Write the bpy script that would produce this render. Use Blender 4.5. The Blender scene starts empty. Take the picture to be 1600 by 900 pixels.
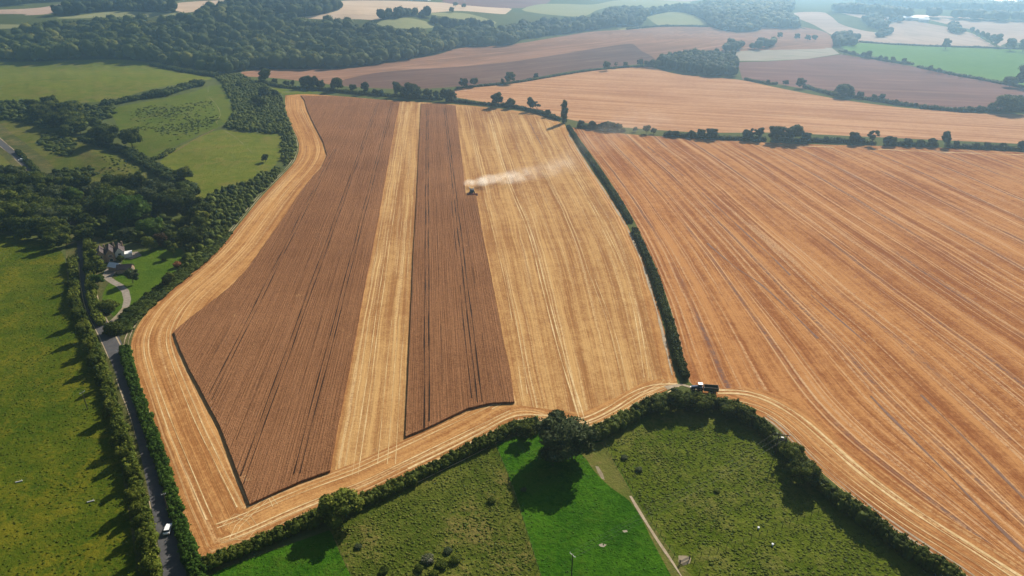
import bpy, math, random
import numpy as np
from mathutils import Vector, Matrix
from mathutils.geometry import delaunay_2d_cdt
from mathutils.bvhtree import BVHTree

random.seed(7); RNG = np.random.default_rng(7)
S = bpy.context.scene
COL = S.collection

# ------------------------------------------------------------------ camera
F = 1067.0; PITCH = math.atan(504 / F); CAM_H = 150.0
cam_d = bpy.data.cameras.new('camera'); cam = bpy.data.objects.new('camera', cam_d); COL.objects.link(cam)
cam_d.sensor_width = 36; cam_d.lens = 36 * F / 1600
cam_d.clip_start = 1; cam_d.clip_end = 60000
cam.location = (0, 0, CAM_H); cam.rotation_euler = (math.pi / 2 - PITCH, 0, 0)
S.camera = cam
# ------------------------------------------------------------------ world, sun, exposure
SUN_AZ = math.radians(29); SUN_EL = math.radians(31)
w = bpy.data.worlds.new('World'); S.world = w; w.use_nodes = True
nt = w.node_tree; bg = nt.nodes['Background']
sky = nt.nodes.new('ShaderNodeTexSky'); sky.sky_type = 'NISHITA'; sky.sun_disc = False
sky.sun_elevation = SUN_EL; sky.sun_rotation = SUN_AZ
nt.links.new(sky.outputs[0], bg.inputs[0]); bg.inputs[1].default_value = 0.055
sd = bpy.data.lights.new('sun', 'SUN'); sun = bpy.data.objects.new('sun', sd); COL.objects.link(sun)
sd.energy = 4.9; sd.angle = math.radians(0.5); sd.color = (1.0, 0.92, 0.79)
sv = Vector((math.sin(SUN_AZ) * math.cos(SUN_EL), math.cos(SUN_AZ) * math.cos(SUN_EL), math.sin(SUN_EL)))
sun.rotation_euler = sv.to_track_quat('Z', 'Y').to_euler()
sun.location = (0, 0, 400)
S.view_settings.view_transform = 'Standard'; S.view_settings.look = 'None'
S.view_settings.exposure = 0.68; S.view_settings.gamma = 1; S.view_settings.use_curve_mapping = False
S.cycles.max_bounces = 5; S.cycles.diffuse_bounces = 2; S.cycles.volume_bounces = 1
S.cycles.transparent_max_bounces = 8
HAZE_DENSITY = 0.0002

# ------------------------------------------------------------------ terrain
CP, SP = math.cos(PITCH), math.sin(PITCH)
def sstep(x, a, b):
    t = np.clip((x - a) / (b - a), 0, 1); return t * t * (3 - 2 * t)
def gauss(x, y, cx, cy, rx, ry, ang=0.0):
    c, s = math.cos(ang), math.sin(ang); dx, dy = x - cx, y - cy
    return np.exp(-(((dx * c + dy * s) / rx) ** 2 + ((-dx * s + dy * c) / ry) ** 2))
def height(x, y):
    x = np.asarray(x, float); y = np.asarray(y, float)
    h = 0.7 * np.sin(x / 95.0 + 0.6) * np.sin(y / 120.0)
    # rounded green hill on the left and the small valley with the lane below it
    h = h + 15 * gauss(x, y, -560, 900, 260, 150)
    h = h + 6 * gauss(x, y, -330, 720, 90, 110)
    h = h - 7 * gauss(x, y, -300, 450, 70, 170, 0.35)
    # earthworks beside the lane
    h = h + 3.2 * gauss(x, y, -372, 600, 60, 9, -0.75) + 2.6 * gauss(x, y, -330, 532, 42, 6, -0.25)
    h = h + 2.2 * gauss(x, y, -352, 560, 30, 5, -0.5)
    # wooded escarpment, steep at the left and fading to the right
    y0 = 1130 + 560 * sstep(x, -350, 150)
    amp = 60 - 42 * sstep(x, -350, 500)
    h = h + amp * sstep(y, y0, y0 + 430)
    h = h + 9 * np.sin(x / 310.0 + 1.0) * np.sin(y / 420.0) * sstep(y, 1150, 1900)
    h = h + .9 * np.sin(x / 15 + y / 33) * np.sin(y / 22 - x / 41) * sstep(x, -215, -300) * sstep(y, 440, 520) * sstep(y, 1060, 980)
    h = h + 16 * gauss(x, y, 330, 1500, 330, 200)
    h = h + 7 * np.sin(x / 62.0 + 1.3 * np.sin(y / 130.0)) * sstep(y, 1130, 1300) * (1 - sstep(y, 1450, 1650)) * sstep(x, 150, -150)
    return h
def rays(px, py):
    a = (np.asarray(px, float) - 800) / F; b = (450 - np.asarray(py, float)) / F
    return a, CP + b * SP, -SP + b * CP
def U(px, py):
    """pixel -> ground point (first hit of the ray with the terrain)"""
    dx, dy, dz = rays(px, py)
    dx, dy, dz = np.broadcast_arrays(np.atleast_1d(dx), np.atleast_1d(dy), np.atleast_1d(dz))
    n = len(dx); lo = np.full(n, 30.0); hi = np.full(n, np.nan)
    t = lo.copy(); step = 1.018
    for k in range(380):
        tn = t * step
        below = (CAM_H + dz * tn) < height(dx * tn, dy * tn)
        new = below & np.isnan(hi)
        hi[new] = tn[new]; lo[new] = t[new]
        t = tn
        if not np.isnan(hi).any(): break
    far = np.isnan(hi); hi[far] = 25000; lo[far] = 25000
    for k in range(26):
        m = 0.5 * (lo + hi); below = (CAM_H + dz * m) < height(dx * m, dy * m)
        hi = np.where(below, m, hi); lo = np.where(below, lo, m)
    x, y = dx * hi, dy * hi
    return x, y, height(x, y)
def Uxy(pts):
    p = np.array(pts, float); x, y, z = U(p[:, 0], p[:, 1]); return np.stack([x, y], 1)
def P(x, y, z=None):
    """world -> pixel"""
    if z is None: z = height(x, y)
    dz = z - CAM_H
    dep = y * CP - dz * SP; up = y * SP + dz * CP
    return 800 + F * x / dep, 450 - F * up / dep
def smooth(pts, closed=False, step=9.0):
    p = np.array(pts, float); n = len(p); out = []
    rng = range(n) if closed else range(n - 1)
    for i in rng:
        p1, p2 = p[i], p[(i + 1) % n]
        p0 = p[i - 1] if (closed or i > 0) else 2 * p1 - p2
        p3 = p[(i + 2) % n] if (closed or i + 2 < n) else 2 * p2 - p1
        k = max(1, int(np.hypot(*(p2 - p1)) / step))
        for j in range(k):
            t = j / k
            out.append(0.5 * (2 * p1 + (p2 - p0) * t + (2 * p0 - 5 * p1 + 4 * p2 - p3) * t * t + (3 * p1 - p0 - 3 * p2 + p3) * t ** 3))
    if not closed: out.append(p[-1])
    return np.array(out)
def dens(pts, closed=True, step=12.0):
    p = np.array(pts, float); n = len(p); out = []
    for i in range(n if closed else n - 1):
        a, b = p[i], p[(i + 1) % n]; k = max(1, int(np.hypot(*(b - a)) / step))
        for j in range(k): out.append(a + (b - a) * j / k)
    if not closed: out.append(p[-1])
    return np.array(out)
def inpoly(px, py, poly):
    px = np.asarray(px); py = np.asarray(py); c = np.zeros(px.shape, bool); n = len(poly); j = n - 1
    for i in range(n):
        xi, yi = poly[i]; xj, yj = poly[j]
        if yi != yj:
            m = ((yi > py) != (yj > py)) & (px < (xj - xi) * (py - yi) / (yj - yi) + xi); c ^= m
        j = i
    return c
def polydist(xy, line):
    """signed distance (positive to the right of travel) and arclength"""
    xy = np.asarray(xy); best = np.full(len(xy), 1e18); sd_ = np.zeros(len(xy)); sl = np.zeros(len(xy)); acc = 0
    n = len(line)
    for i in range(n - 1):
        a, b = line[i], line[i + 1]; d = b - a; L = np.hypot(*d) + 1e-9; d = d / L
        r = xy - a; t = r @ d
        lo = -1e9 if i == 0 else 0; hi = 1e9 if i == n - 2 else L
        tc = np.clip(t, lo, hi); q = r - tc[:, None] * d
        dd = (q ** 2).sum(1); side = r[:, 0] * d[1] - r[:, 1] * d[0]
        m = dd < best; best[m] = dd[m]; sd_[m] = np.sign(side[m]) * np.sqrt(dd[m]); sl[m] = acc + tc[m]
        acc += L
    return sd_, sl

# ------------------------------------------------------------------ material helpers
class NM:
    def __init__(s, name):
        s.m = bpy.data.materials.new(name); s.m.use_nodes = True; s.t = s.m.node_tree; s.n = s.t.nodes; s.l = s.t.links
        s.b = s.n['Principled BSDF']; s.out = s.n['Material Output']
        s.b.inputs['Specular IOR Level'].default_value = 0.0; s.b.inputs['Roughness'].default_value = 1.0
    def put(s, sock, v):
        if isinstance(v, bpy.types.NodeSocket): s.l.new(v, sock)
        elif isinstance(v, (tuple, list)) and len(v) == 3 and sock.type == 'RGBA': sock.default_value = (*v, 1)
        else: sock.default_value = v
    def math(s, op, a, b=0.0, c=0.0, clamp=False):
        n = s.n.new('ShaderNodeMath'); n.operation = op; n.use_clamp = clamp
        for i, v in enumerate((a, b, c)): s.put(n.inputs[i], v)
        return n.outputs[0]
    def add(s, a, b): return s.math('ADD', a, b)
    def mul(s, a, b): return s.math('MULTIPLY', a, b)
    def mix(s, f, a, b):
        n = s.n.new('ShaderNodeMix'); n.data_type = 'RGBA'; n.clamp_factor = True
        s.put(n.inputs[0], f); s.put(n.inputs[6], a); s.put(n.inputs[7], b); return n.outputs[2]
    def comb(s, x, y, z=0.0):
        n = s.n.new('ShaderNodeCombineXYZ'); s.put(n.inputs[0], x); s.put(n.inputs[1], y); s.put(n.inputs[2], z); return n.outputs[0]
    def sep(s, v):
        n = s.n.new('ShaderNodeSeparateXYZ'); s.l.new(v, n.inputs[0]); return n.outputs
    def noise(s, v, scale, detail=2, rough=0.5, dim='3D'):
        n = s.n.new('ShaderNodeTexNoise'); n.noise_dimensions = dim; s.l.new(v, n.inputs['Vector'])
        n.inputs['Scale'].default_value = scale; n.inputs['Detail'].default_value = detail; n.inputs['Roughness'].default_value = rough
        return n.outputs[0]
    def pos(s):
        n = s.n.new('ShaderNodeNewGeometry'); return n.outputs['Position']
    def uv(s):
        n = s.n.new('ShaderNodeUVMap'); n.uv_map = 'uv'; return n.outputs[0]
    def rng(s, v, a, b, c=0.0, d=1.0):
        n = s.n.new('ShaderNodeMapRange'); n.interpolation_type = 'SMOOTHSTEP'; s.put(n.inputs[0], v)
        for i, q in enumerate((a, b, c, d)): n.inputs[i + 1].default_value = q
        return n.outputs[0]
    def bump(s, h, dist, strength=1.0):
        n = s.n.new('ShaderNodeBump'); n.inputs['Strength'].default_value = strength; n.inputs['Distance'].default_value = dist
        s.l.new(h, n.inputs['Height']); s.l.new(n.outputs[0], s.b.inputs['Normal'])
    def col(s, c): s.put(s.b.inputs['Base Color'], c); return s.m

def stubble(name, A, B, light, dark, tram=22.0, tramoff=0.0, tstr=0.8, darkp=0.0, darkstr=0.0, band=1.0, fine=1.0, swath=9.0, lines=0.5):
    """harvested field: rows across u, long along v"""
    k = NM(name); uv = k.sep(k.uv()); u, v = uv[0], uv[1]; pos = k.pos()
    wob = k.mul(k.math('SUBTRACT', k.noise(pos, 0.02, 2), 0.5), 2.2)
    u = k.add(u, wob)
    nb = k.noise(k.comb(k.mul(u, 1 / swath), k.mul(v, 0.0035)), 1.0, 3, 0.6, '2D')
    nf = k.noise(k.comb(k.mul(u, 0.75), k.mul(v, 0.012)), 1.0, 3, 0.65, '2D')
    ng = k.noise(pos, 0.9, 3, 0.75); npch = k.noise(pos, 0.011, 4, 0.6); nm = k.noise(pos, 0.16, 3, 0.6)
    f = k.add(k.mul(k.math('SUBTRACT', nb, 0.5), 2.3 * band), 0.5)
    f = k.add(f, k.mul(k.math('SUBTRACT', nf, 0.5), 1.5 * fine))
    f = k.add(f, k.mul(k.math('SUBTRACT', npch, 0.5), 1.5)); f = k.add(f, k.mul(k.math('SUBTRACT', ng, 0.5), 2.0))
    f = k.add(f, k.mul(k.math('SUBTRACT', nm, 0.5), 1.2))
    c = k.mix(f, B, A)
    # thin pale straw rows left by each pass
    nl = k.noise(k.comb(k.mul(u, 0.42), k.mul(v, 0.004), ), 1.0, 1, 0.5, '2D')
    c = k.mix(k.mul(k.mul(k.rng(nl, 0.62, 0.72), lines), k.rng(ng, 0.3, 0.6)), c, light)
    if darkp:
        t = k.math('ABSOLUTE', k.mul(k.math('SUBTRACT', k.math('FRACT', k.add(k.mul(u, 1 / darkp), 100.0)), 0.5), darkp))
        pres = k.rng(k.noise(k.comb(k.mul(u, 1 / darkp), k.mul(v, 0.006)), 1.3, 2, 0.6, '2D'), 0.36, 0.56)
        gr = k.rng(k.noise(pos, 0.55, 3, 0.7), 0.3, 0.62)
        wdt = k.math('SUBTRACT', t, k.mul(nm, 0.9))
        c = k.mix(k.mul(k.mul(k.rng(wdt, .85, 0.05), k.mul(pres, gr)), darkstr), c, dark)
        t2 = k.math('ABSOLUTE', k.math('SUBTRACT', t, 1.55))
        c = k.mix(k.mul(k.rng(t2, 0.5, 0.12), k.mul(k.rng(nf, 0.3, 0.6), 0.7 * darkstr)), c, light)
    if tram:
        t = k.math('ABSOLUTE', k.mul(k.math('SUBTRACT', k.math('FRACT', k.add(k.mul(u, 1 / tram), 100.0 + tramoff)), 0.5), tram))
        t = k.math('ABSOLUTE', k.math('SUBTRACT', t, 0.95))
        pr = k.rng(k.noise(k.comb(k.mul(u, 0.06), k.mul(v, 0.006)), 1.0, 2, 0.5, '2D'), 0.33, 0.6)
        c = k.mix(k.mul(k.mul(k.rng(t, 0.42, 0.15), tstr), k.mul(pr, k.rng(ng, 0.1, 0.55))), c, light)
    k.bump(k.add(ng, k.mul(nf, 1.5)), 0.25, 0.6)
    return k.col(c)

def grass(name, A, B, C=None, cs=0.5, big=0.012, rough=1.0, grain=1.0, bdist=0.5):
    k = NM(name); pos = k.pos(); sp = k.sep(pos)
    n1 = k.noise(pos, big, 4, 0.6); n2 = k.noise(pos, 0.09, 4, 0.65); n3 = k.noise(pos, 0.7, 4, 0.75)
    f = k.add(0.5, k.mul(k.math('SUBTRACT', n1, 0.5), 2.2)); f = k.add(f, k.mul(k.math('SUBTRACT', n2, 0.5), 1.6 * rough))
    f = k.add(f, k.mul(k.math('SUBTRACT', n3, 0.5), 1.5 * grain)); c = k.mix(f, A, B)
    if C:
        n4 = k.noise(pos, 0.045, 5, 0.65)
        c = k.mix(k.mul(k.rng(k.add(n4, k.mul(k.math('SUBTRACT', n3, 0.5), 0.5)), 0.5, 0.68), cs), c, C)
    k.bump(k.add(n3, k.mul(n2, 1.5)), bdist, 0.9)
    return k.col(c)

def plain(name, A, B=None, scale=0.2, rough=0.9, detail=4, spec=0.03, bump=0.0, metal=0.0):
    k = NM(name); k.b.inputs['Roughness'].default_value = rough; k.b.inputs['Specular IOR Level'].default_value = spec
    k.b.inputs['Metallic'].default_value = metal
    n = k.noise(k.pos(), scale, detail, 0.65)
    B = B or tuple(min(1, q * 1.35) for q in A)
    if bump: k.bump(n, bump, 0.8)
    return k.col(k.mix(k.rng(n, 0.25, 0.75), A, B))

def soil(name, A, B, C, band=12.0):
    k = NM(name); uv = k.sep(k.uv()); pos = k.pos()
    nb = k.noise(k.comb(k.mul(uv[0], 1 / band), k.mul(uv[1], 0.003)), 1.0, 3, 0.6, '2D')
    n1 = k.noise(pos, 0.006, 4, 0.6); n2 = k.noise(pos, 0.3, 3, 0.7)
    f = k.add(0.5, k.mul(k.math('SUBTRACT', nb, 0.5), 1.5)); f = k.add(f, k.mul(k.math('SUBTRACT', n1, 0.5), 2.4))
    c = k.mix(k.add(f, k.mul(k.math('SUBTRACT', n2, 0.5), 0.8)), A, B)
    c = k.mix(k.mul(k.rng(k.noise(k.comb(k.mul(uv[0], 0.05), k.mul(uv[1], 0.008)), 1.0, 4, 0.6, '2D'), 0.55, 0.7), 0.6), c, C)
    return k.col(c)

def leafmat(name, dark, mid, high, trans=0.22):
    k = NM(name)
    at = k.n.new('ShaderNodeAttribute'); at.attribute_name = 'tint'
    oi = k.n.new('ShaderNodeObjectInfo')
    f = k.add(k.mul(at.outputs['Fac'], 0.75), k.mul(k.math('SUBTRACT', oi.outputs['Random'], 0.4), 0.45))
    c = k.mix(k.rng(f, 0.0, 0.6), dark, mid); c = k.mix(k.rng(f, 0.62, 1.0), c, high)
    k.put(k.b.inputs['Base Color'], c); k.b.inputs['Roughness'].default_value = 0.65
    k.b.inputs['Specular IOR Level'].default_value = 0.04
    tr = k.n.new('ShaderNodeBsdfTranslucent'); k.l.new(c, tr.inputs[0])
    ms = k.n.new('ShaderNodeMixShader'); ms.inputs[0].default_value = trans
    k.l.new(k.b.outputs[0], ms.inputs[1]); k.l.new(tr.outputs[0], ms.inputs[2]); k.l.new(ms.outputs[0], k.out.inputs[0])
    return k.m

MT = {}
MT['verge'] = grass('verge_grass', (.05, .065, .018), (.12, .11, .04), (.2, .15, .07), .5)
MT['land'] = grass('far_land', (.07, .095, .025), (.12, .12, .045), (.05, .07, .02), .6, big=.002, rough=.6, grain=.3)
MT['pasture_olive'] = grass('pasture_olive', (.04, .068, .005), (.10, .108, .009), (.15, .125, .010), .5, big=.02, rough=1.1, grain=1.6)
MT['pasture_bright'] = grass('pasture_bright', (.022, .072, .004), (.05, .13, .007), (.045, .085, .008), .85, big=.05, bdist=.7, grain=1.8, rough=1.4)
MT['pasture_rough'] = grass('pasture_rough', (.055, .078, .009), (.11, .12, .02), (.18, .135, .045), .6, big=.03, rough=1.5, grain=1.6, bdist=.9)
MT['pasture_rank'] = grass('pasture_rank', (.055, .085, .006), (.11, .13, .016), (.15, .135, .04), .55, big=.03, rough=1.6, grain=1.6, bdist=.9)
MT['pasture_dry'] = grass('pasture_dry', (.09, .11, .02), (.14, .13, .035), (.22, .15, .07), .5, big=.05)
MT['hill_green'] = grass('hill_green', (.09, .12, .012), (.145, .155, .022), (.18, .145, .04), .6, big=.006, grain=1.0, rough=1.4)
MT['hill_dots'] = grass('hill_dots', (.075, .11, .012), (.115, .135, .02), (.14, .125, .03), .5, big=.008, grain=.8)
MT['rough_bank'] = grass('rough_bank', (.065, .085, .012), (.13, .125, .028), (.17, .125, .05), .5, big=.015)
MT['lawn'] = grass('lawn', (.04, .085, .007), (.085, .13, .012), None, .5, big=.03)
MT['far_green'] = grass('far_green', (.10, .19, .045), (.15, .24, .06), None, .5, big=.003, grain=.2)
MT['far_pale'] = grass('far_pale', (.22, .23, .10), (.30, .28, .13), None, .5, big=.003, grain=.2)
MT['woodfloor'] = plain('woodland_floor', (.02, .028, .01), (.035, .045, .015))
MT['asphalt'] = plain('road_asphalt', (.075, .072, .075), (.105, .10, .10), .5, .85)
MT['drive'] = plain('drive_gravel', (.21, .175, .14), (.33, .28, .225), .6)
MT['track'] = plain('farm_track', (.20, .16, .10), (.33, .27, .19), .35)
MT['st_main'] = stubble('stubble_main', (.50, .295, .115), (.29, .135, .048), (.68, .49, .25), (.16, .10, .06), tram=24, tstr=.5, swath=6, lines=.35)
MT['st_head'] = stubble('stubble_headland', (.49, .26, .095), (.29, .125, .042), (.74, .53, .27), (.2, .12, .07), tram=13, tramoff=.2, tstr=.45, swath=4, lines=.3)
MT['st_right'] = stubble('stubble_right', (.455, .218, .080), (.25, .092, .032), (.58, .39, .22), (.165, .10, .082), tram=24, tstr=.5, darkp=29, darkstr=.85, swath=7, lines=.55)
MT['st_rhead'] = stubble('stubble_right_headland', (.46, .23, .085), (.28, .11, .038), (.62, .42, .2), (.15, .10, .08), tram=17, tstr=.4, swath=4, lines=.55)
MT['st_far'] = stubble('stubble_far', (.50, .275, .14), (.34, .155, .07), (.62, .42, .24), (.2, .1, .08), tram=26, tstr=.5, swath=9, band=1.2, lines=.6)
MT['soil_dark'] = soil('ploughed_dark', (.11, .062, .048), (.165, .095, .07), (.2, .13, .09))
MT['soil_red'] = soil('ploughed_red', (.20, .105, .062), (.31, .165, .10), (.38, .22, .14))
MT['soil_mauve'] = soil('ploughed_mauve', (.155, .082, .066), (.215, .115, .092), (.25, .14, .1), 20)
MT['pale_pink'] = soil('pale_stubble', (.36, .26, .20), (.46, .33, .25), (.30, .22, .17), 16)
MT['pale_cream'] = soil('cream_stubble', (.50, .36, .24), (.60, .45, .31), (.42, .3, .2), 20)
MT['fallow'] = soil('fallow_grey', (.28, .24, .19), (.36, .31, .24), (.22, .22, .13), 20)

def cropmat():
    k = NM('standing_wheat'); uv = k.sep(k.uv()); pos = k.pos()
    nb = k.noise(k.comb(k.mul(uv[0], .22), k.mul(uv[1], .003)), 1.0, 2, .6, '2D')
    nf = k.noise(k.comb(k.mul(uv[0], 1.6), k.mul(uv[1], .02)), 1.0, 2, .6, '2D')
    ng = k.noise(pos, 1.5, 3, .8); nl = k.noise(pos, .013, 4, .6); nx = k.noise(pos, .35, 3, .7)
    f = k.add(.5, k.mul(k.math('SUBTRACT', nb, .5), 0.55)); f = k.add(f, k.mul(k.math('SUBTRACT', nf, .5), .45))
    f = k.add(f, k.mul(k.math('SUBTRACT', ng, .5), 2.8)); f = k.add(f, k.mul(k.math('SUBTRACT', nl, .5), 1.1))
    f = k.add(f, k.mul(k.math('SUBTRACT', nx, .5), .7))
    c = k.mix(f, (.155, .066, .029), (.315, .152, .071))
    # small lodged patches where paler straw shows
    lod = k.mul(k.rng(k.noise(pos, .05, 4, .75), .66, .72), k.rng(ng, .4, .6))
    c = k.mix(k.mul(lod, .8), c, (.48, .28, .13))
    k.bump(k.add(ng, nf), .5, 1.0)
    return k.col(c)
MT['crop'] = cropmat()
MT['cropline'] = plain('tramline_soil_shade', (.012, .008, .006), (.04, .02, .013), .8)  # bare soil plus the shadow between crop rows, both painted into this colour
MT['hillpath'] = plain('worn_grass_path', (.16, .16, .06), (.25, .23, .11), .5)
MT['straw'] = plain('straw_line', (.50, .33, .14), (.72, .54, .30), .6)
MT['dirt'] = plain('dirt_line', (.30, .23, .15), (.46, .37, .26), .5)
MT['darkdirt'] = plain('bare_soil_line', (.17, .095, .07), (.25, .145, .10), .4)
MT['leaf_dark'] = leafmat('foliage_dark', (.024, .038, .006), (.074, .096, .012), (.18, .185, .026))
MT['leaf_mid'] = leafmat('foliage_mid', (.036, .056, .007), (.11, .135, .016), (.24, .24, .034))
MT['leaf_bright'] = leafmat('foliage_bright', (.035, .075, .008), (.075, .13, .015), (.14, .17, .02), .3)
MT['leaf_yellow'] = leafmat('foliage_yellow', (.08, .11, .012), (.17, .19, .018), (.28, .24, .02), .3)
MT['leaf_pale'] = leafmat('foliage_pale', (.05, .07, .03), (.09, .11, .05), (.15, .16, .08))
MT['leaf_orange'] = leafmat('foliage_orange', (.25, .10, .04), (.42, .19, .08), (.5, .27, .12))
MT['leaf_brown'] = leafmat('foliage_brown', (.05, .03, .015), (.08, .05, .022), (.11, .075, .03))
MT['leaf_white'] = leafmat('foliage_flower', (.05, .07, .02), (.26, .24, .17), (.5, .45, .36))
MT['leaf_olive'] = leafmat('foliage_olive', (.035, .05, .018), (.08, .10, .034), (.17, .18, .07))
MT['wood'] = leafmat('foliage_wood', (.022, .038, .007), (.09, .115, .018), (.29, .26, .045), .32)
MT['bark'] = plain('bark', (.06, .045, .03), (.12, .09, .06), 1.5)
MT['timber'] = plain('weathered_timber', (.14, .12, .10), (.24, .21, .17), 2.0)
MT['fence_wood'] = plain('fence_timber', (.06, .065, .03), (.12, .12, .06), 2.0)
MT['pole_wood'] = plain('pole_wood', (.045, .036, .03), (.08, .065, .05), 1.0)
MT['white'] = plain('white_paint', (.78, .78, .76), (.82, .82, .8), .5, .4, spec=.4)
MT['glass'] = plain('dark_glass', (.02, .025, .03), (.03, .035, .04), .5, .1, spec=.6)
MT['rubber'] = plain('tyre_rubber', (.015, .015, .015), (.025, .025, .025), 1.0)
MT['blue'] = plain('blue_paint', (.03, .08, .16), (.04, .10, .20), .5, .4, spec=.4)
MT['poolblue'] = plain('pool_blue', (.02, .14, .32), (.03, .18, .38), .5, .4)
MT['green_paint'] = plain('dark_green_paint', (.015, .035, .022), (.025, .05, .03), .5, .5, spec=.3)
MT['greymetal'] = plain('grey_metal', (.30, .30, .30), (.42, .42, .41), .5, .45, spec=.5, metal=.4)
MT['darkmetal'] = plain('dark_metal', (.03, .03, .035), (.06, .06, .065), .8, .5, spec=.4)
MT['redmetal'] = plain('red_machine_paint', (.22, .03, .02), (.28, .05, .03), .8, .5, spec=.4)
MT['grain'] = plain('grain', (.45, .26, .08), (.6, .37, .14), 4.0)
MT['slate'] = plain('roof_slate', (.07, .055, .055), (.12, .095, .09), .9, .7)
MT['brick'] = plain('brick_wall', (.30, .19, .13), (.42, .29, .2), .8)
MT['render_wall'] = plain('rendered_wall', (.55, .52, .47), (.68, .65, .6), .5)
MT['shed'] = plain('pale_sheeting', (.55, .56, .57), (.72, .72, .72), .05, .5)

# ------------------------------------------------------------------ object helpers
def tag(o, label=None, cat=None, group=None, kind=None):
    if label: o['label'] = label
    if cat: o['category'] = cat
    if group: o['group'] = group
    if kind: o['kind'] = kind
    return o
def link(name, me, parent=None):
    o = bpy.data.objects.new(name, me); COL.objects.link(o)
    if parent: o.parent = parent
    return o
def tri_mesh(name, V, T, mat, tint=None, uv=None, smooth_=False):
    me = bpy.data.meshes.new(name); V = np.asarray(V, np.float32); T = np.asarray(T, np.int32)
    me.vertices.add(len(V)); me.vertices.foreach_set('co', V.ravel())
    me.loops.add(len(T) * 3); me.loops.foreach_set('vertex_index', T.ravel())
    me.polygons.add(len(T)); me.polygons.foreach_set('loop_start', np.arange(0, len(T) * 3, 3, dtype=np.int32))
    me.polygons.foreach_set('loop_total', np.full(len(T), 3, np.int32))
    if smooth_: me.polygons.foreach_set('use_smooth', np.ones(len(T), bool))
    if tint is not None:
        a = me.attributes.new('tint', 'FLOAT', 'POINT'); a.data.foreach_set('value', np.asarray(tint, np.float32))
    if uv is not None:
        l = me.uv_layers.new(name='uv'); l.data.foreach_set('uv', np.asarray(uv, np.float32)[T.ravel()].ravel())
    me.update(calc_edges=True); me.validate()
    if mat: me.materials.append(mat)
    return me
class MB:
    """collects boxes, tubes and polygons into one mesh"""
    def __init__(s): s.v = []; s.f = []
    def box(s, c, d, rz=0.0, taper=(1, 1), mat4=None):
        cx, cy, cz = c; hx, hy, hz = d[0] / 2, d[1] / 2, d[2] / 2; b = len(s.v)
        for z, tx, ty in ((-hz, 1, 1), (hz, taper[0], taper[1])):
            for x, y in ((-hx, -hy), (hx, -hy), (hx, hy), (-hx, hy)):
                X, Y = x * tx, y * ty; s.v.append((cx + X * math.cos(rz) - Y * math.sin(rz), cy + X * math.sin(rz) + Y * math.cos(rz), cz + z))
        for q in ((0, 3, 2, 1), (4, 5, 6, 7), (0, 1, 5, 4), (1, 2, 6, 5), (2, 3, 7, 6), (3, 0, 4, 7)): s.f.append([b + i for i in q])
        return s
    def tube(s, a, b_, r1, r2=None, n=8):
        r2 = r1 if r2 is None else r2; a = Vector(a); b_ = Vector(b_); d = (b_ - a).normalized(); q = d.orthogonal().normalized(); r = d.cross(q); b = len(s.v)
        for p, rr in ((a, r1), (b_, r2)):
            for i in range(n):
                t = 2 * math.pi * i / n; s.v.append(tuple(p + (q * math.cos(t) + r * math.sin(t)) * rr))
        for i in range(n): j = (i + 1) % n; s.f.append([b + i, b + j, b + n + j, b + n + i])
        s.f.append([b + i for i in range(n)][::-1]); s.f.append([b + n + i for i in range(n)])
        return s
    def prism(s, prof, y0, y1):
        """profile in x,z extruded along y"""
        b = len(s.v); n = len(prof)
        for y in (y0, y1):
            for x, z in prof: s.v.append((x, y, z))
        for i in range(n): j = (i + 1) % n; s.f.append([b + i, b + j, b + n + j, b + n + i])
        s.f.append([b + i for i in range(n)][::-1]); s.f.append([b + n + i for i in range(n)])
        return s
    def prismx(s, prof, x0, x1):
        b = len(s.v); n = len(prof)
        for x in (x0, x1):
            for y, z in prof: s.v.append((x, y, z))
        for i in range(n): j = (i + 1) % n; s.f.append([b + i, b + n + i, b + n + j, b + j])
        s.f.append([b + i for i in range(n)]); s.f.append([b + n + i for i in range(n)][::-1])
        return s
    def build(s, name, mat, parent=None, bevel=0.0):
        me = bpy.data.meshes.new(name); me.from_pydata(s.v, [], s.f); me.update(); me.materials.append(mat)
        o = link(name, me, parent)
        if bevel:
            m = o.modifiers.new('bevel', 'BEVEL'); m.width = bevel; m.segments = 2
        return o
def empty(name, loc, rz=0.0):
    o = bpy.data.objects.new(name, None); COL.objects.link(o); o.location = loc; o.rotation_euler = (0, 0, rz); return o
def copy_tree(o, parent=None):
    c = o.copy(); COL.objects.link(c); c.parent = parent
    for ch in o.children: copy_tree(ch, c)
    return c

# ------------------------------------------------------------------ the plan of the land (traced outlines put on the terrain)
def world_off(pts, off, step=9.0):
    """offset a traced line sideways by metres and give it back in picture coordinates"""
    q = smooth(pts, step=step); xy = Uxy(q); d = np.gradient(xy, axis=0); d /= np.linalg.norm(d, axis=1)[:, None] + 1e-9
    n = np.stack([d[:, 1], -d[:, 0]], 1); r = xy + n * off
    return np.stack(P(r[:, 0], r[:, 1]), 1)
def strip_poly(pts, w):
    a = world_off(pts, -w / 2); b = world_off(pts, w / 2); return np.concatenate([a, b[::-1]])

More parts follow.
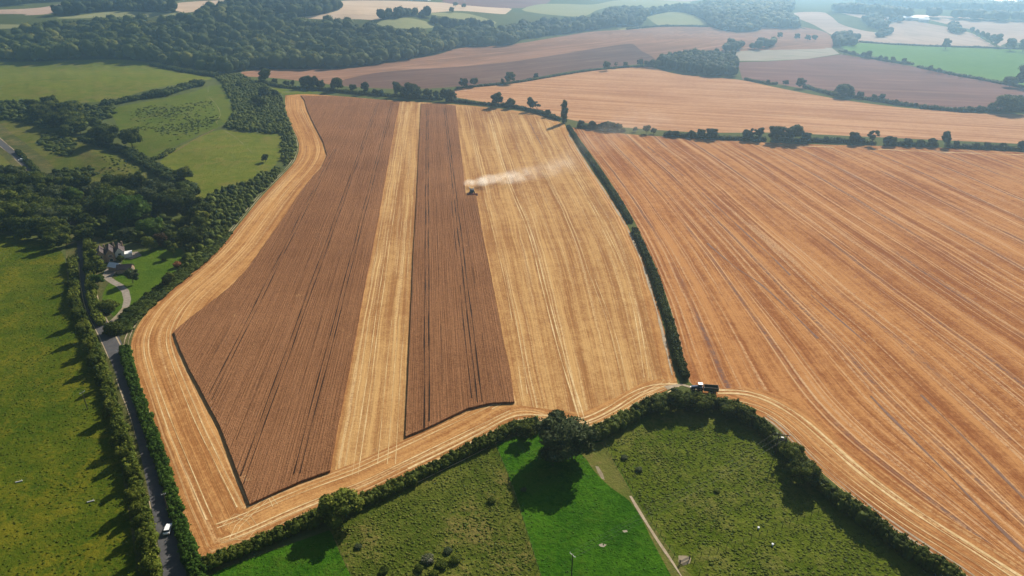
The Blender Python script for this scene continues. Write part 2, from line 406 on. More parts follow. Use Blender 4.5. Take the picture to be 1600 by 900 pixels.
hedge_mid = [(888, 198), (905, 225), (928, 258), (958, 303), (983, 345), (1002, 385), (1017, 420), (1032, 462), (1047, 510), (1058, 555), (1070, 592)]
road_px = [(-60, 170), (0, 222), (28, 246), (56, 273), (90, 308), (112, 340), (126, 372), (131, 400), (136, 440), (146, 482), (165, 520), (184, 560), (202, 605), (219, 650), (232, 700), (244, 750), (256, 805), (265, 850), (273, 900), (290, 1000), (310, 1150)]
field_left = [(316, 880), (290, 815), (265, 750), (241, 685), (222, 625), (209, 580), (204, 547), (211, 517), (235, 482), (270, 450), (302, 424), (340, 390), (378, 345), (408, 308), (440, 275), (462, 250), (467, 224), (455, 195), (446, 170), (446, 149)]
field_bot = [(316, 880), (350, 868), (400, 848), (460, 820), (515, 797), (580, 772), (640, 743), (700, 713), (760, 683), (815, 655), (860, 664), (915, 675), (945, 668), (970, 655), (1000, 636), (1035, 613), (1060, 604)]
field_top = [(446, 149), (480, 147), (540, 151), (600, 156), (680, 161), (745, 166), (800, 172), (845, 180), (882, 194)]
field_right = [(882, 194), (900, 227), (922, 262), (951, 305), (976, 345), (996, 385), (1010, 420), (1024, 465), (1038, 515), (1049, 560), (1060, 604)]
right_bot = [(1075, 603), (1095, 615), (1120, 624), (1165, 640), (1200, 658), (1232, 686), (1262, 718), (1292, 745), (1340, 785), (1400, 830), (1460, 870), (1510, 903), (1600, 975), (1750, 1100)]
f_main = np.concatenate([smooth(field_left)[:-1], smooth(field_top)[:-1], smooth(field_right)[:-1], smooth(field_bot)[::-1][:-1]])
crop_a = [(272, 520), (281, 545), (296, 578), (320, 622), (345, 670), (368, 730), (391, 790), (430, 772), (472, 753), (516, 738), (527, 675), (541, 605), (556, 530), (570, 450), (590, 350), (612, 226), (624, 160), (600, 156.8), (570, 155), (540, 152), (505, 151), (470, 150), (476, 158), (481, 175), (492, 198), (505, 222), (511, 243), (503, 262), (484, 282), (467, 305), (450, 332), (420, 375), (388, 420), (360, 450), (330, 474), (298, 498)]
crop_b = [(658, 163), (655, 226), (651, 320), (646, 400), (644, 460), (641, 520), (637, 610), (634, 684), (662, 673), (698, 656), (732, 640), (768, 632), (804, 630), (797, 580), (788, 540), (777, 480), (764, 415), (753, 360), (744, 306), (728, 306), (725, 275), (719, 226), (712, 166), (685, 163)]
inner = [(516, 738), (527, 675), (570, 450), (612, 226), (624, 158), (690, 162), (745, 168), (800, 175), (845, 184), (873, 197), (890, 230), (912, 265), (940, 308), (964, 348), (982, 388), (994, 422), (1006, 466), (1018, 515), (1028, 560), (1035, 590), (1000, 600), (960, 622), (910, 645), (860, 640), (804, 632), (770, 634), (732, 642), (698, 658), (634, 686), (570, 716)]
f_right = np.concatenate([smooth([(893, 199), (912, 225), (936, 258), (966, 303), (991, 345), (1010, 385), (1026, 420), (1041, 462), (1056, 510), (1067, 555), (1077, 596), (1080, 606)])[:-1],
                          smooth(right_bot[1:])[:-1], np.array([(1750, 1100), (2300, 1100), (2300, 260), (1900, 247)]), smooth([(1600, 238), (1450, 230), (1250, 225), (1100, 217), (1000, 211), (940, 205)], step=9)])
rhead = np.concatenate([smooth([(1085, 606), (1130, 607), (1175, 606), (1230, 622), (1290, 665), (1345, 712), (1410, 760), (1480, 808), (1560, 858), (1650, 915), (1900, 1100)])[:-1], np.array([(1750, 1100)]), smooth(right_bot[1:])[::-1]])
L1 = [(960, 180), (1012, 225), (1075, 277), (1150, 347), (1200, 392), (1260, 450), (1375, 552), (1502, 675), (1600, 775), (1720, 900)]

Z = []   # name, polygon, material, guide line (pixels) or direction, object name, label
def zone(mat, poly, name='field', guide=None, wood=False): Z.append(dict(mat=mat, poly=np.array(poly, float), name=name, guide=guide))
sm = lambda p: smooth(p, True)
# far country
zone('pale_pink', sm([(-400, 15), (0, 15), (100, 6), (122, 8), (88, 20), (40, 24), (0, 22), (-400, 30)]))
zone('pale_cream', sm([(250, 9), (310, 2), (400, 0), (380, 8), (330, 14), (280, 20)]))
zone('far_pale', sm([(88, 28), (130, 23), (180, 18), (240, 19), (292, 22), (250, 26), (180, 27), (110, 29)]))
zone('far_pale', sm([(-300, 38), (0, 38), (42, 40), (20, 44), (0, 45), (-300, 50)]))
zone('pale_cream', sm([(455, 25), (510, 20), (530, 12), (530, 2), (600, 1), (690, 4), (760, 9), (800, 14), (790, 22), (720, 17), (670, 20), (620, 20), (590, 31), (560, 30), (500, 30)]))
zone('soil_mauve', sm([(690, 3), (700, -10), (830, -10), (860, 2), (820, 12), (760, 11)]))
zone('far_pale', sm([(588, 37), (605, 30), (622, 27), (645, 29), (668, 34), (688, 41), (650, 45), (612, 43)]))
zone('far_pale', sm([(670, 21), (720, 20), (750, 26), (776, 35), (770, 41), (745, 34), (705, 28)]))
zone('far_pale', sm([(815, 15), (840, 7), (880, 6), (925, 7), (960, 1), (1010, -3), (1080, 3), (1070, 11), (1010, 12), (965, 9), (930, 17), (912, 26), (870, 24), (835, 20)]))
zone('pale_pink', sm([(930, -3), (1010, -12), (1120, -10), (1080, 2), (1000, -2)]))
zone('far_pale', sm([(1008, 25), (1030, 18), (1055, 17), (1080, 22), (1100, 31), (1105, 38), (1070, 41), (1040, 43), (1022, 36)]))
zone('far_pale', sm([(962, 44), (975, 38), (1002, 42), (1003, 47), (985, 49)]))
zone('pale_pink', sm([(1240, 20), (1290, 20), (1310, 36), (1345, 47), (1390, 55), (1350, 65), (1312, 60), (1270, 38), (1245, 28)]))
zone('pale_pink', sm([(1300, 15), (1360, 19), (1410, 26), (1420, 32), (1390, 37), (1340, 27)]))
zone('pale_pink', dens([(1348, 65), (1370, 50), (1390, 38), (1425, 32), (1480, 42), (1520, 52), (1556, 73), (1450, 70)]), guide=[(1390, 38), (1550, 72)])
zone('pale_pink', sm([(1430, 23), (1520, 28), (1600, 32), (1900, 36), (1900, 64), (1600, 66), (1562, 72), (1530, 50), (1480, 38)]))
zone('soil_red', sm([(1128, 31), (1200, 43), (1250, 42), (1292, 51), (1305, 62), (1300, 75), (1240, 73), (1200, 66), (1150, 50)]))
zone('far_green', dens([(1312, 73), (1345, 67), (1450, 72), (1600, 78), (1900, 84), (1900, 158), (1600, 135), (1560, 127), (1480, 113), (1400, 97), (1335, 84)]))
zone('fallow', dens([(1148, 79), (1200, 71), (1300, 75), (1312, 84), (1262, 92), (1200, 95), (1152, 95)]))
zone('soil_mauve', dens([(1152, 97), (1200, 96), (1262, 92), (1315, 85), (1370, 94), (1450, 108), (1520, 121), (1600, 137), (1900, 170), (1900, 190), (1600, 173), (1520, 171), (1450, 167), (1380, 158), (1300, 147), (1220, 132), (1160, 124)]))
zone('soil_red', sm([(375, 118), (390, 108), (430, 106), (540, 106), (600, 98), (660, 87), (720, 75), (800, 69), (870, 58), (920, 50), (965, 47), (1000, 45), (1050, 40), (1100, 41), (1140, 48), (1155, 52), (1210, 64), (1290, 75), (1250, 77), (1150, 80), (1080, 88), (1030, 93), (1000, 100), (900, 110), (800, 127), (720, 135), (640, 139), (560, 136), (500, 130), (430, 122)]), guide=[(430, 112), (720, 90), (1000, 60)])
zone('soil_dark', sm([(525, 131), (560, 119), (620, 110), (720, 104), (800, 96), (880, 84), (960, 71), (990, 69), (1003, 80), (1024, 92), (1000, 100), (900, 110), (800, 127), (720, 135), (640, 139), (580, 137)]), guide=[(560, 130), (800, 112), (1000, 90)])
zone('st_far', np.concatenate([smooth([(712, 152), (700, 145), (716, 139), (800, 131), (900, 114), (985, 105), (1018, 105), (1060, 116), (1150, 124), (1200, 134), (1260, 146), (1330, 158), (1400, 167), (1470, 173), (1530, 177), (1600, 179), (1900, 190)]), smooth([(1900, 240), (1600, 225), (1450, 218), (1300, 211), (1200, 207), (1100, 207), (1000, 201), (930, 194), (888, 186), (850, 175), (800, 166), (760, 160)])]), guide=[(720, 150), (1000, 120), (1600, 200)][::2])
# left hills
zone('hill_green', sm([(-500, 97), (0, 97), (100, 95), (190, 94), (240, 100), (290, 109), (332, 121), (305, 128), (262, 134), (225, 142), (185, 154), (150, 159), (100, 161), (0, 160), (-500, 170)]))
zone('hill_dots', sm([(175, 171), (205, 163), (250, 155), (300, 144), (328, 134), (345, 133), (355, 147), (362, 165), (364, 180), (352, 192), (340, 200), (300, 216), (268, 232), (248, 246), (215, 237), (190, 210), (180, 190)]))
zone('hill_green', sm([(343, 203), (380, 207), (438, 208), (441, 225), (440, 243), (420, 268), (385, 285), (345, 297), (312, 313), (302, 302), (290, 280), (268, 266), (250, 253), (272, 234), (310, 215)]))
zone('hill_green', dens([(405, 131), (440, 133), (500, 144), (520, 146), (440, 148), (430, 140)]))
zone('rough_bank', sm([(-300, 150), (0, 178), (40, 190), (80, 205), (120, 215), (165, 232), (200, 248), (228, 265), (230, 282), (190, 292), (130, 290), (70, 275), (30, 240), (0, 215), (-300, 160)]))
zone('pasture_dry', sm([(-300, 215), (0, 232), (20, 247), (45, 270), (0, 272), (-300, 280)]))
zone('pasture_olive', np.concatenate([np.array([(-900, 300), (-300, 345)]), smooth([(0, 366), (50, 374), (95, 392), (105, 430), (112, 470), (132, 530), (160, 600), (180, 655), (196, 710), (212, 765), (226, 810), (238, 870), (246, 920), (270, 1100)]), np.array([(-200, 1350), (-900, 1350)])]))
zone('verge', np.concatenate([world_off(road_px, -16), world_off(road_px, 9)[::-1]]))
zone('lawn', sm([(172, 440), (190, 425), (192, 407), (215, 395), (240, 388), (262, 382), (290, 395), (284, 420), (262, 440), (240, 458), (214, 480), (184, 498), (160, 470), (165, 450)]))
# bottom paddocks
zone('pasture_bright', dens([(318, 905), (350, 888), (440, 855), (516, 828), (530, 862), (548, 900), (600, 1100), (340, 1100)]))
zone('pasture_rough', dens([(516, 828), (560, 800), (640, 762), (720, 722), (775, 695), (795, 745), (815, 805), (845, 900), (905, 1100), (600, 1100), (548, 900), (530, 862)]))
zone('pasture_bright', dens([(775, 695), (830, 672), (880, 680), (945, 690), (1000, 790), (1075, 890), (1150, 1010), (1210, 1100), (905, 1100), (845, 900), (815, 805), (795, 745)]))
zone('pasture_dry', sm([(905, 702), (925, 692), (942, 690), (962, 725), (985, 765), (1010, 805), (1040, 848), (1066, 882), (1080, 900), (1130, 985), (1160, 1040), (1120, 1030), (1070, 940), (1046, 895), (1022, 850), (1003, 812), (984, 783), (955, 762), (930, 738), (918, 720)]))
zone('pasture_rank', dens([(942, 690), (985, 655), (1060, 630), (1130, 640), (1190, 665), (1235, 700), (1270, 745), (1300, 790), (1200, 832), (1140, 852), (1078, 872), (1066, 882), (1010, 805)]))
zone('pasture_rank', dens([(1066, 882), (1078, 872), (1140, 852), (1200, 832), (1300, 790), (1350, 822), (1420, 862), (1500, 915), (1600, 990), (1750, 1110), (1210, 1100), (1150, 1010), (1080, 900)]))
# main arable fields
zone('st_head', f_main, 'stubble_headland', guide='head')
zone('st_main', dens(inner), 'stubble_field', guide='vp')
zone('st_right', f_right, 'stubble_field', guide='right')
zone('st_rhead', rhead, 'stubble_headland', guide='rbot')
zone('cropA', dens(crop_a, step=5) + RNG.uniform(-.35, .35, dens(crop_a, step=5).shape), 'crop_soil', guide='vp')
zone('cropB', dens(crop_b, step=5) + RNG.uniform(-.3, .3, dens(crop_b, step=5).shape), 'crop_soil', guide='vp')
# trodden and bare patches
zone('fallow', sm([(935, 851), (941, 849), (948, 851), (946, 853), (943, 855), (938, 854)]))
zone('fallow', sm([(972, 829), (979, 828), (981, 831), (975, 832)]))
zone('track', sm([(1060, 868), (1072, 868), (1080, 872), (1078, 880), (1068, 884), (1060, 878)]))
zone('track', sm([(930, 728), (935, 729), (942, 740), (945, 750), (940, 748), (934, 738)]))
zone('track', sm([(309, 872), (318, 868), (326, 876), (318, 884), (310, 882)]))
# hard surfaces
zone('drive', strip_poly([(196, 482), (199, 468), (196, 455), (187, 446), (176, 440), (165, 432), (168, 424)], 3.4), 'drive')
zone('drive', dens([(164, 416), (175, 414), (182, 424), (172, 436), (163, 432)]), 'drive')
zone('drive', dens([(200, 395), (215, 393), (222, 399), (205, 405), (196, 403)], step=6), 'patio')
zone('track', strip_poly([(196, 480), (188, 490), (178, 500), (168, 512)], 3.0), 'path')
zone('asphalt', dens([(158, 508), (175, 500), (181, 508), (186, 525), (192, 540), (180, 545)], step=6), 'road')
zone('asphalt', strip_poly(road_px, 5.6), 'road')

# woodland outlines (picture coordinates) used for the floor and the trees
WOODS = [
    [(-500, 90), (-500, 64), (0, 60), (40, 57), (90, 45), (130, 42), (180, 42), (292, 38), (320, 28), (400, 27), (440, 33), (500, 42), (560, 46), (592, 56), (640, 59), (690, 56), (740, 52), (770, 55), (800, 52), (815, 62), (800, 70), (720, 75), (680, 86), (600, 99), (540, 107), (430, 108), (380, 112), (345, 116), (290, 107), (240, 98), (190, 93), (100, 94), (0, 96)],
    [(88, 26), (100, 18), (130, 14), (200, 12), (250, 14), (285, 19), (250, 19), (180, 17), (120, 23)],
    [(-400, 8), (-400, -10), (300, -10), (290, 0), (130, 2), (40, 6), (0, 10)],
    [(318, 19), (400, 12), (420, 5), (520, 5), (532, 14), (505, 22), (450, 28), (400, 24)],
    [(800, 56), (800, 48), (850, 40), (900, 37), (940, 29), (960, 20), (1010, 20), (1075, 16), (1110, 24), (1150, 36), (1190, 46), (1150, 50), (1110, 42), (1102, 32), (1060, 18), (1010, 27), (1003, 40), (962, 42), (935, 46), (870, 55), (815, 62)],
    [(1088, 16), (1120, 4), (1180, 0), (1235, 4), (1238, 18), (1225, 30), (1240, 38), (1262, 46), (1250, 44), (1200, 43), (1130, 32), (1100, 22)],
    [(1300, 19), (1340, 18), (1420, 27), (1426, 31), (1380, 25)],
    [(1432, 26), (1600, 31), (1900, 33), (1900, 36), (1600, 34), (1500, 30)],
    [(1340, 6), (1450, 6), (1600, 13), (1900, 15), (1900, 20), (1600, 18), (1420, 13)],
    [(592, 32), (600, 26), (640, 22), (668, 26), (690, 36), (740, 38), (775, 46), (740, 48), (690, 44), (668, 30), (640, 27)],
    [(1060, -6), (1200, -12), (1400, -10), (1600, -6), (1600, 0), (1400, -3), (1200, -5)],
]
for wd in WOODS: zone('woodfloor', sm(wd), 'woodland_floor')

# ------------------------------------------------------------------ triangulate the land once, so all sheets meet edge to edge
xs_in = list(np.arange(-42, 1650, 14.0)); xs_out = list(np.arange(-1500, -42, 60.0)) + list(np.arange(1660, 3100, 60.0))
rows = list(np.arange(-46, 130, 4.5)) + list(np.arange(130, 250, 7.0)) + list(np.arange(250, 500, 10.0)) + list(np.arange(500, 1400, 14.0))
pts = []
for r, y in enumerate(rows):
    off = 7 * (r % 2); dy = 2.0 if y < 130 else 4.0
    for x in xs_in + xs_out: pts.append((x + off + random.uniform(-2, 2), y + random.uniform(-dy / 2, dy / 2)))
B0 = dens([(-1560, -49), (3160, -49), (3160, 1420), (-1560, 1420)], True, 60)
edges = []; allp = [tuple(p) for p in pts]
def add_loop(poly):
    b = len(allp); n = len(poly)
    for p in poly: allp.append((float(p[0]), float(p[1])))
    for i in range(n): edges.append((b + i, b + (i + 1) % n))
add_loop(B0)
for z in Z: add_loop(z['poly'])
res = delaunay_2d_cdt([Vector(p) for p in allp], edges, [], 0, 0.05)
PX = np.array([tuple(v) for v in res[0]]); TR = np.array([f for f in res[2]], np.int32)
gx, gy, gz = U(PX[:, 0], PX[:, 1])
GV = np.stack([gx, gy, gz], 1)
a_, b_, c_ = PX[TR[:, 0]], PX[TR[:, 1]], PX[TR[:, 2]]
area = (b_[:, 0] - a_[:, 0]) * (c_[:, 1] - a_[:, 1]) - (b_[:, 1] - a_[:, 1]) * (c_[:, 0] - a_[:, 0])
keep = np.abs(area) > 1e-4; TR = TR[keep]; area = area[keep]
flip = area > 0; TR[flip] = TR[flip][:, ::-1]      # picture y runs down
cen = PX[TR].mean(1); cls = np.full(len(TR), -1)
for i, z in enumerate(Z): cls[inpoly(cen[:, 0], cen[:, 1], z['poly'])] = i
GB = BVHTree.FromPolygons([tuple(v) for v in GV], [tuple(t) for t in TR.tolist()])
def gz_at(x, y):
    h = GB.ray_cast(Vector((x, y, 900)), Vector((0, 0, -1)))
    return h[0].z if h[0] is not None else float(height(x, y))

vpx, vpy = 668, -54
d_vp = np.array([(vpx - 800) / F, CP + (450 - vpy) / F * SP]); d_vp /= np.linalg.norm(d_vp)
HEADLINE = Uxy(smooth(field_left)[::-1]); HEADBOT = Uxy(smooth(field_bot)); MIDH = Uxy(smooth(field_right)); RBOT = Uxy(smooth(right_bot)); L1W = Uxy(smooth(L1))
RLEFT = Uxy(np.concatenate([smooth(hedge_mid), smooth([(1080, 615), (1105, 655), (1160, 715), (1260, 790), (1420, 880), (1650, 1000)])]))
HEADTOP = Uxy(smooth(field_top))
_c = Uxy([(804, 630), (744, 306), (712, 166)])[::2]; CROPR = _c; UCROP = float(_c[0][0] * d_vp[1] - _c[0][1] * d_vp[0])
if polydist(Uxy([(950, 500)]), CROPR)[0][0] < 0: CROPR = CROPR[::-1]
SGN = 1.0 if polydist(Uxy([(1500, 450)]), L1W)[0][0] > 0 else -1.0
def uv_for(g, xy):
    if g == 'vp':
        u = xy[:, 0] * d_vp[1] - xy[:, 1] * d_vp[0]; v = xy @ d_vp
        # right of the standing wheat the passes turn gradually to follow the hedge
        dA, _ = polydist(xy, CROPR); dB, _ = polydist(xy, MIDH); dA = np.maximum(dA, 0); dB = np.abs(dB)
        s_ = dA / (dA + dB + 1e-6)
        return np.stack([np.where(dA > 0, UCROP + s_ * 96, u), v], 1)
    if g == 'head':
        d1, s1 = polydist(xy, HEADLINE); d2, s2 = polydist(xy, HEADBOT); d3, s3 = polydist(xy, MIDH); d4, s4 = polydist(xy, HEADTOP)
        D = np.abs(np.stack([d1, d2, d3, d4], 1)); k_ = D.argmin(1); i_ = np.arange(len(xy))
        return np.stack([D[i_, k_], np.stack([s1, s2 + 900, s3 + 1800, s4 + 2700], 1)[i_, k_]], 1)
    if g == 'right':
        d1, s1 = polydist(xy, L1W); d2, s2 = polydist(xy, RLEFT)
        A_ = np.abs(d2); B_ = np.maximum(-d1 * SGN, 0)
        return np.stack([np.where(B_ > 0, 88 * (A_ / (A_ + B_ + 1e-6) - 1), d1 * SGN), s1], 1)
    if g == 'rbot':
        d1, s1 = polydist(xy, RBOT); return np.stack([np.abs(d1), s1], 1)
    if g is None:
        return np.stack([xy[:, 1] * .9 + xy[:, 0] * .3, xy[:, 0] * .9 - xy[:, 1] * .3], 1)
    ln = Uxy(smooth(g)); d1, s1 = polydist(xy, ln); return np.stack([d1, s1], 1)
def sheet(name, sel, mat, guide, lift=0.0):
    t = TR[sel]; used, inv = np.unique(t, return_inverse=True); V = GV[used].copy(); V[:, 2] += lift
    uv = uv_for(guide, V[:, :2]); T = inv.reshape(t.shape)
    me = tri_mesh(name, V, T, mat, uv=uv, smooth_=True); return tag(link(name, me), kind='structure'), V, T, uv
sheet('ground', cls == -1, MT['land'], None)
merged = {}
for i, z in enumerate(Z):
    sel = cls == i
    if not sel.any(): continue
    if z['mat'] in ('cropA', 'cropB'):
        sheet('ground', sel, MT['st_main'], 'vp')
        # the standing crop: a raised canopy with cut sides
        t = TR[sel]; used, inv = np.unique(t, return_inverse=True); V0 = GV[used].copy(); T = inv.reshape(t.shape)
        uv = uv_for('vp', V0[:, :2]); H = 0.85
        V1 = V0.copy(); V1[:, 2] += H + .05 * np.sin(V1[:, 0] / 9) * np.sin(V1[:, 1] / 12)
        e = np.concatenate([T[:, [0, 1]], T[:, [1, 2]], T[:, [2, 0]]]); key = np.sort(e, 1); _, idx, cnt = np.unique(key, axis=0, return_index=True, return_counts=True)
        be = e[idx[cnt == 1]]; n = len(V1); V0[:, 2] += 0.02
        VV = np.concatenate([V1, V0]); TT = np.concatenate([T, np.stack([be[:, 1], be[:, 0], be[:, 0] + n], 1), np.stack([be[:, 1], be[:, 0] + n, be[:, 1] + n], 1)])
        me = tri_mesh('wheat_crop', VV, TT, MT['crop'], uv=np.concatenate([uv, uv])); me.polygons.foreach_set('use_smooth', np.zeros(len(me.polygons), bool)); me.update()
        tag(link('wheat_crop', me), 'broad block of standing reddish brown wheat left of the pale strip' if z['mat'] == 'cropA' else 'narrow block of standing brown wheat in front of the combine harvester', 'wheat crop', kind='stuff')
        continue
    sheet(z['name'], sel, MT[z['mat']], z['guide'])

# ------------------------------------------------------------------ drawn lines: wheel tracks, tramlines, dirt edges
class Ribbons:
    def __init__(s): s.V = []; s.T = []
    def add(s, pts, width, offs=(0.0,), lift=0.05, closed=False, frac=None, gaps=0.0, clip=None):
        q = smooth(pts, step=7); xy = Uxy(q)
        seg = np.linalg.norm(np.diff(xy, axis=0), axis=1); cum = np.concatenate([[0], np.cumsum(seg)]); n = max(2, int(cum[-1] / 4.0))
        s_ = np.linspace(0, cum[-1], n); xy = np.stack([np.interp(s_, cum, xy[:, 0]), np.interp(s_, cum, xy[:, 1])], 1)
        d = np.gradient(xy, axis=0); d /= np.linalg.norm(d, axis=1)[:, None] + 1e-9; nn = np.stack([d[:, 1], -d[:, 0]], 1)
        for o in offs:
            ph = random.uniform(0, 10)
            wv = width * (0.75 + 0.35 * np.sin(s_ / 9 + ph) + 0.2 * np.sin(s_ / 3.1 + ph)); wob = 0.12 * np.sin(s_ / 17 + ph)
            A = xy + nn * (o + wob + -wv / 2 if False else (o - width / 2))[None] if False else xy + nn * (o + wob - wv / 2)[:, None]
            Bq = xy + nn * (o + wob + wv / 2)[:, None]; b = len(s.V)
            for i in range(n):
                for p in (A[i], Bq[i]): s.V.append((p[0], p[1], gz_at(p[0], p[1]) + lift))
            ins = np.ones(n, bool)
            if clip is not None:
                qx, qy = P(xy[:, 0] + nn[:, 0] * o, xy[:, 1] + nn[:, 1] * o); ins = inpoly(qx, qy, clip)
            for i in range(n - 1):
                if not (ins[i] and ins[i + 1]): continue
                if gaps and math.sin(s_[i] / 37 + ph) + math.sin(s_[i] / 14.3 + ph * 2) < gaps - 1.4: continue
                k = b + 2 * i; s.T += [(k, k + 1, k + 3), (k, k + 3, k + 2)]
    def build(s, name, mat, label=None):
        o = link(name, tri_mesh(name, s.V, s.T, mat)); return tag(o, kind='structure')
def vpl(x, y, y2, y1=None):
    """straight line through (x,y) towards the far vanishing point, from picture height y1 to y2"""
    y1 = y if y1 is None else y1; f = lambda yy: (vpx + (x - vpx) * (yy - vpy) / (y - vpy), yy)
    return [f(yy) for yy in np.linspace(y1, y2, 8)]
tl = Ribbons(); CA, CB_ = dens(crop_a), dens(crop_b)
for x, y, ya, yb in ((455, 540, 762, 158), (371, 540, 640, 230), (525, 505, 745, 158)):
    tl.add(vpl(x, y, yb + 4, ya - 2), 0.40, (-1.0, 1.0), 0.93, clip=CA)
for x in (667, 739): tl.add(vpl(x, 540, 170, 672), 0.48, (-.95, .95), 0.93, clip=CB_)
tl.add(vpl(728, 540, 300, 625), 0.34, (0,), 0.93, gaps=.5, clip=CB_)
for x in (345, 430, 490): tl.add(vpl(x, 540, 260, 690), 0.14, (0,), 0.93, gaps=.9, clip=CA)
for x in (690, 756): tl.add(vpl(x, 540, 260, 600), 0.14, (0,), 0.93, gaps=.9, clip=CB_)
tl.build('crop_tramlines', MT['cropline'])
st = Ribbons()
for x, y, ya, yb in ((584, 540, 742, 170),): st.add(vpl(x, y, yb, ya), .32, (-.95, .95))
st.add([(764, 178), (790, 270), (830, 370), (850, 450), (880, 560), (908, 652)], .55, (-.95, .95)); st.add([(736, 200), (765, 330), (790, 430), (806, 520), (822, 625)], .26, (-.95, .95), gaps=.5)
st.add([(800, 178), (850, 270), (900, 370), (940, 470), (960, 530), (980, 610)], .22, (-.95, .95), gaps=.7); st.add([(840, 190), (895, 270), (950, 370), (990, 470), (1010, 590)], .4, (-.95, .95), gaps=.5)
for x in (558, 606, 618, 628): st.add(vpl(x, 560, 300, 725), .2, (0,), gaps=.9)
st.add(world_off(field_bot[:10], -6)[4:], .5, (-.9, .9)); st.add(world_off(field_bot[:10], -13)[4:], .45, (-.9, .9), gaps=.4)
st.add([(640, 735), (720, 696), (800, 655), (850, 652), (905, 658), (950, 640), (985, 618), (1020, 604), (1060, 602)], .8, (-1.1, 1.1)); st.add([(640, 748), (740, 700), (810, 662), (850, 660), (910, 666), (960, 646), (1000, 622), (1040, 605)], .5, (-.9, .9, 3))
for o in (6, 15): st.add(world_off(field_left[:-4], o)[6:-4], .3, (-.9, .9))
st.add([(430, 790), (420, 775), (405, 790), (372, 822), (362, 838), (378, 845), (398, 828), (392, 812), (365, 806), (352, 822)], .22, (-.8, .8))
st.add([(1120, 612), (1160, 613), (1200, 624), (1245, 650), (1290, 688), (1340, 732), (1400, 778), (1470, 825), (1550, 876), (1640, 935)], 1.0, (-1.1, 1.1)); st.add([(1130, 622), (1190, 636), (1235, 664), (1285, 712), (1350, 765), (1420, 815), (1500, 865), (1600, 930)], .35, (0, 2.4), gaps=.3)
st.add([(1070, 208), (1200, 226), (1350, 232), (1450, 237), (1600, 242)][1:], 1.6, (0,), gaps=.2)
pass
pass
pass
pass
pass
st.build('wheel_tracks', MT['straw'])
dt = Ribbons()
dt.add(world_off(field_right, 1.2)[2:-2], 1.3, (0,), .06)
dt.add(world_off(road_px, -3.1), .7, (0,), .05, gaps=.25); dt.add(world_off(road_px, 3.1), .4, (0,), .05, gaps=.5)
dt.add(world_off(field_left[5:-1], -2.0), .5, (-.8, .8), .06)
dt.add([(985, 775), (1000, 800), (1020, 832), (1040, 862), (1062, 895), (1090, 945), (1115, 990)], .85, (0,), .06)
dt.add([(1040, 606), (1060, 602), (1075, 600), (1090, 608)], 2.2, (0,), .07)
for a, b in ((0, 5), (5, 14)): dt.add(world_off(right_bot, -1.6)[12 + a * 4: 12 + b * 6 + 20], .6, (-.85, .85), .06, gaps=.3)
hp = Ribbons(); hp.add([(325, 134), (326, 150), (335, 160), (343, 172), (345, 180), (338, 190), (341, 200), (352, 205), (370, 216), (395, 240)], .8, (0,), .06, gaps=.2); hp.build('hill_path', MT['hillpath'])
dt.build('dirt_paths', MT['dirt'])
dk = Ribbons()
for off in (-63, -34, -5, 24, 53, 82): pass
dk.add([(1012, 229), (1075, 281), (1150, 350), (1200, 396), (1260, 454), (1375, 556), (1502, 679), (1600, 779)], 1.0, (0,), .06, gaps=.6)
dk.add([(1105, 380), (1150, 418), (1200, 454), (1300, 551), (1390, 675), (1450, 705), (1500, 755), (1550, 810), (1600, 857)][:4] + [(1372, 632), (1430, 690), (1490, 750), (1550, 813), (1600, 862)], 1.1, (0,), .06, gaps=.6)
pass
dk.add([(828, 192), (838, 212), (849, 233)], .9, (0,), .06)
dk.add([(335, 202), (312, 214), (292, 225), (272, 238)], .9, (0,), .06, gaps=.3)
dk.build('bare_soil_lines', MT['darkdirt'])
ww = Ribbons(); ww.add([(478, 151), (540, 156), (590, 162), (640, 163)], 1.6, (0,), .95, gaps=.6)

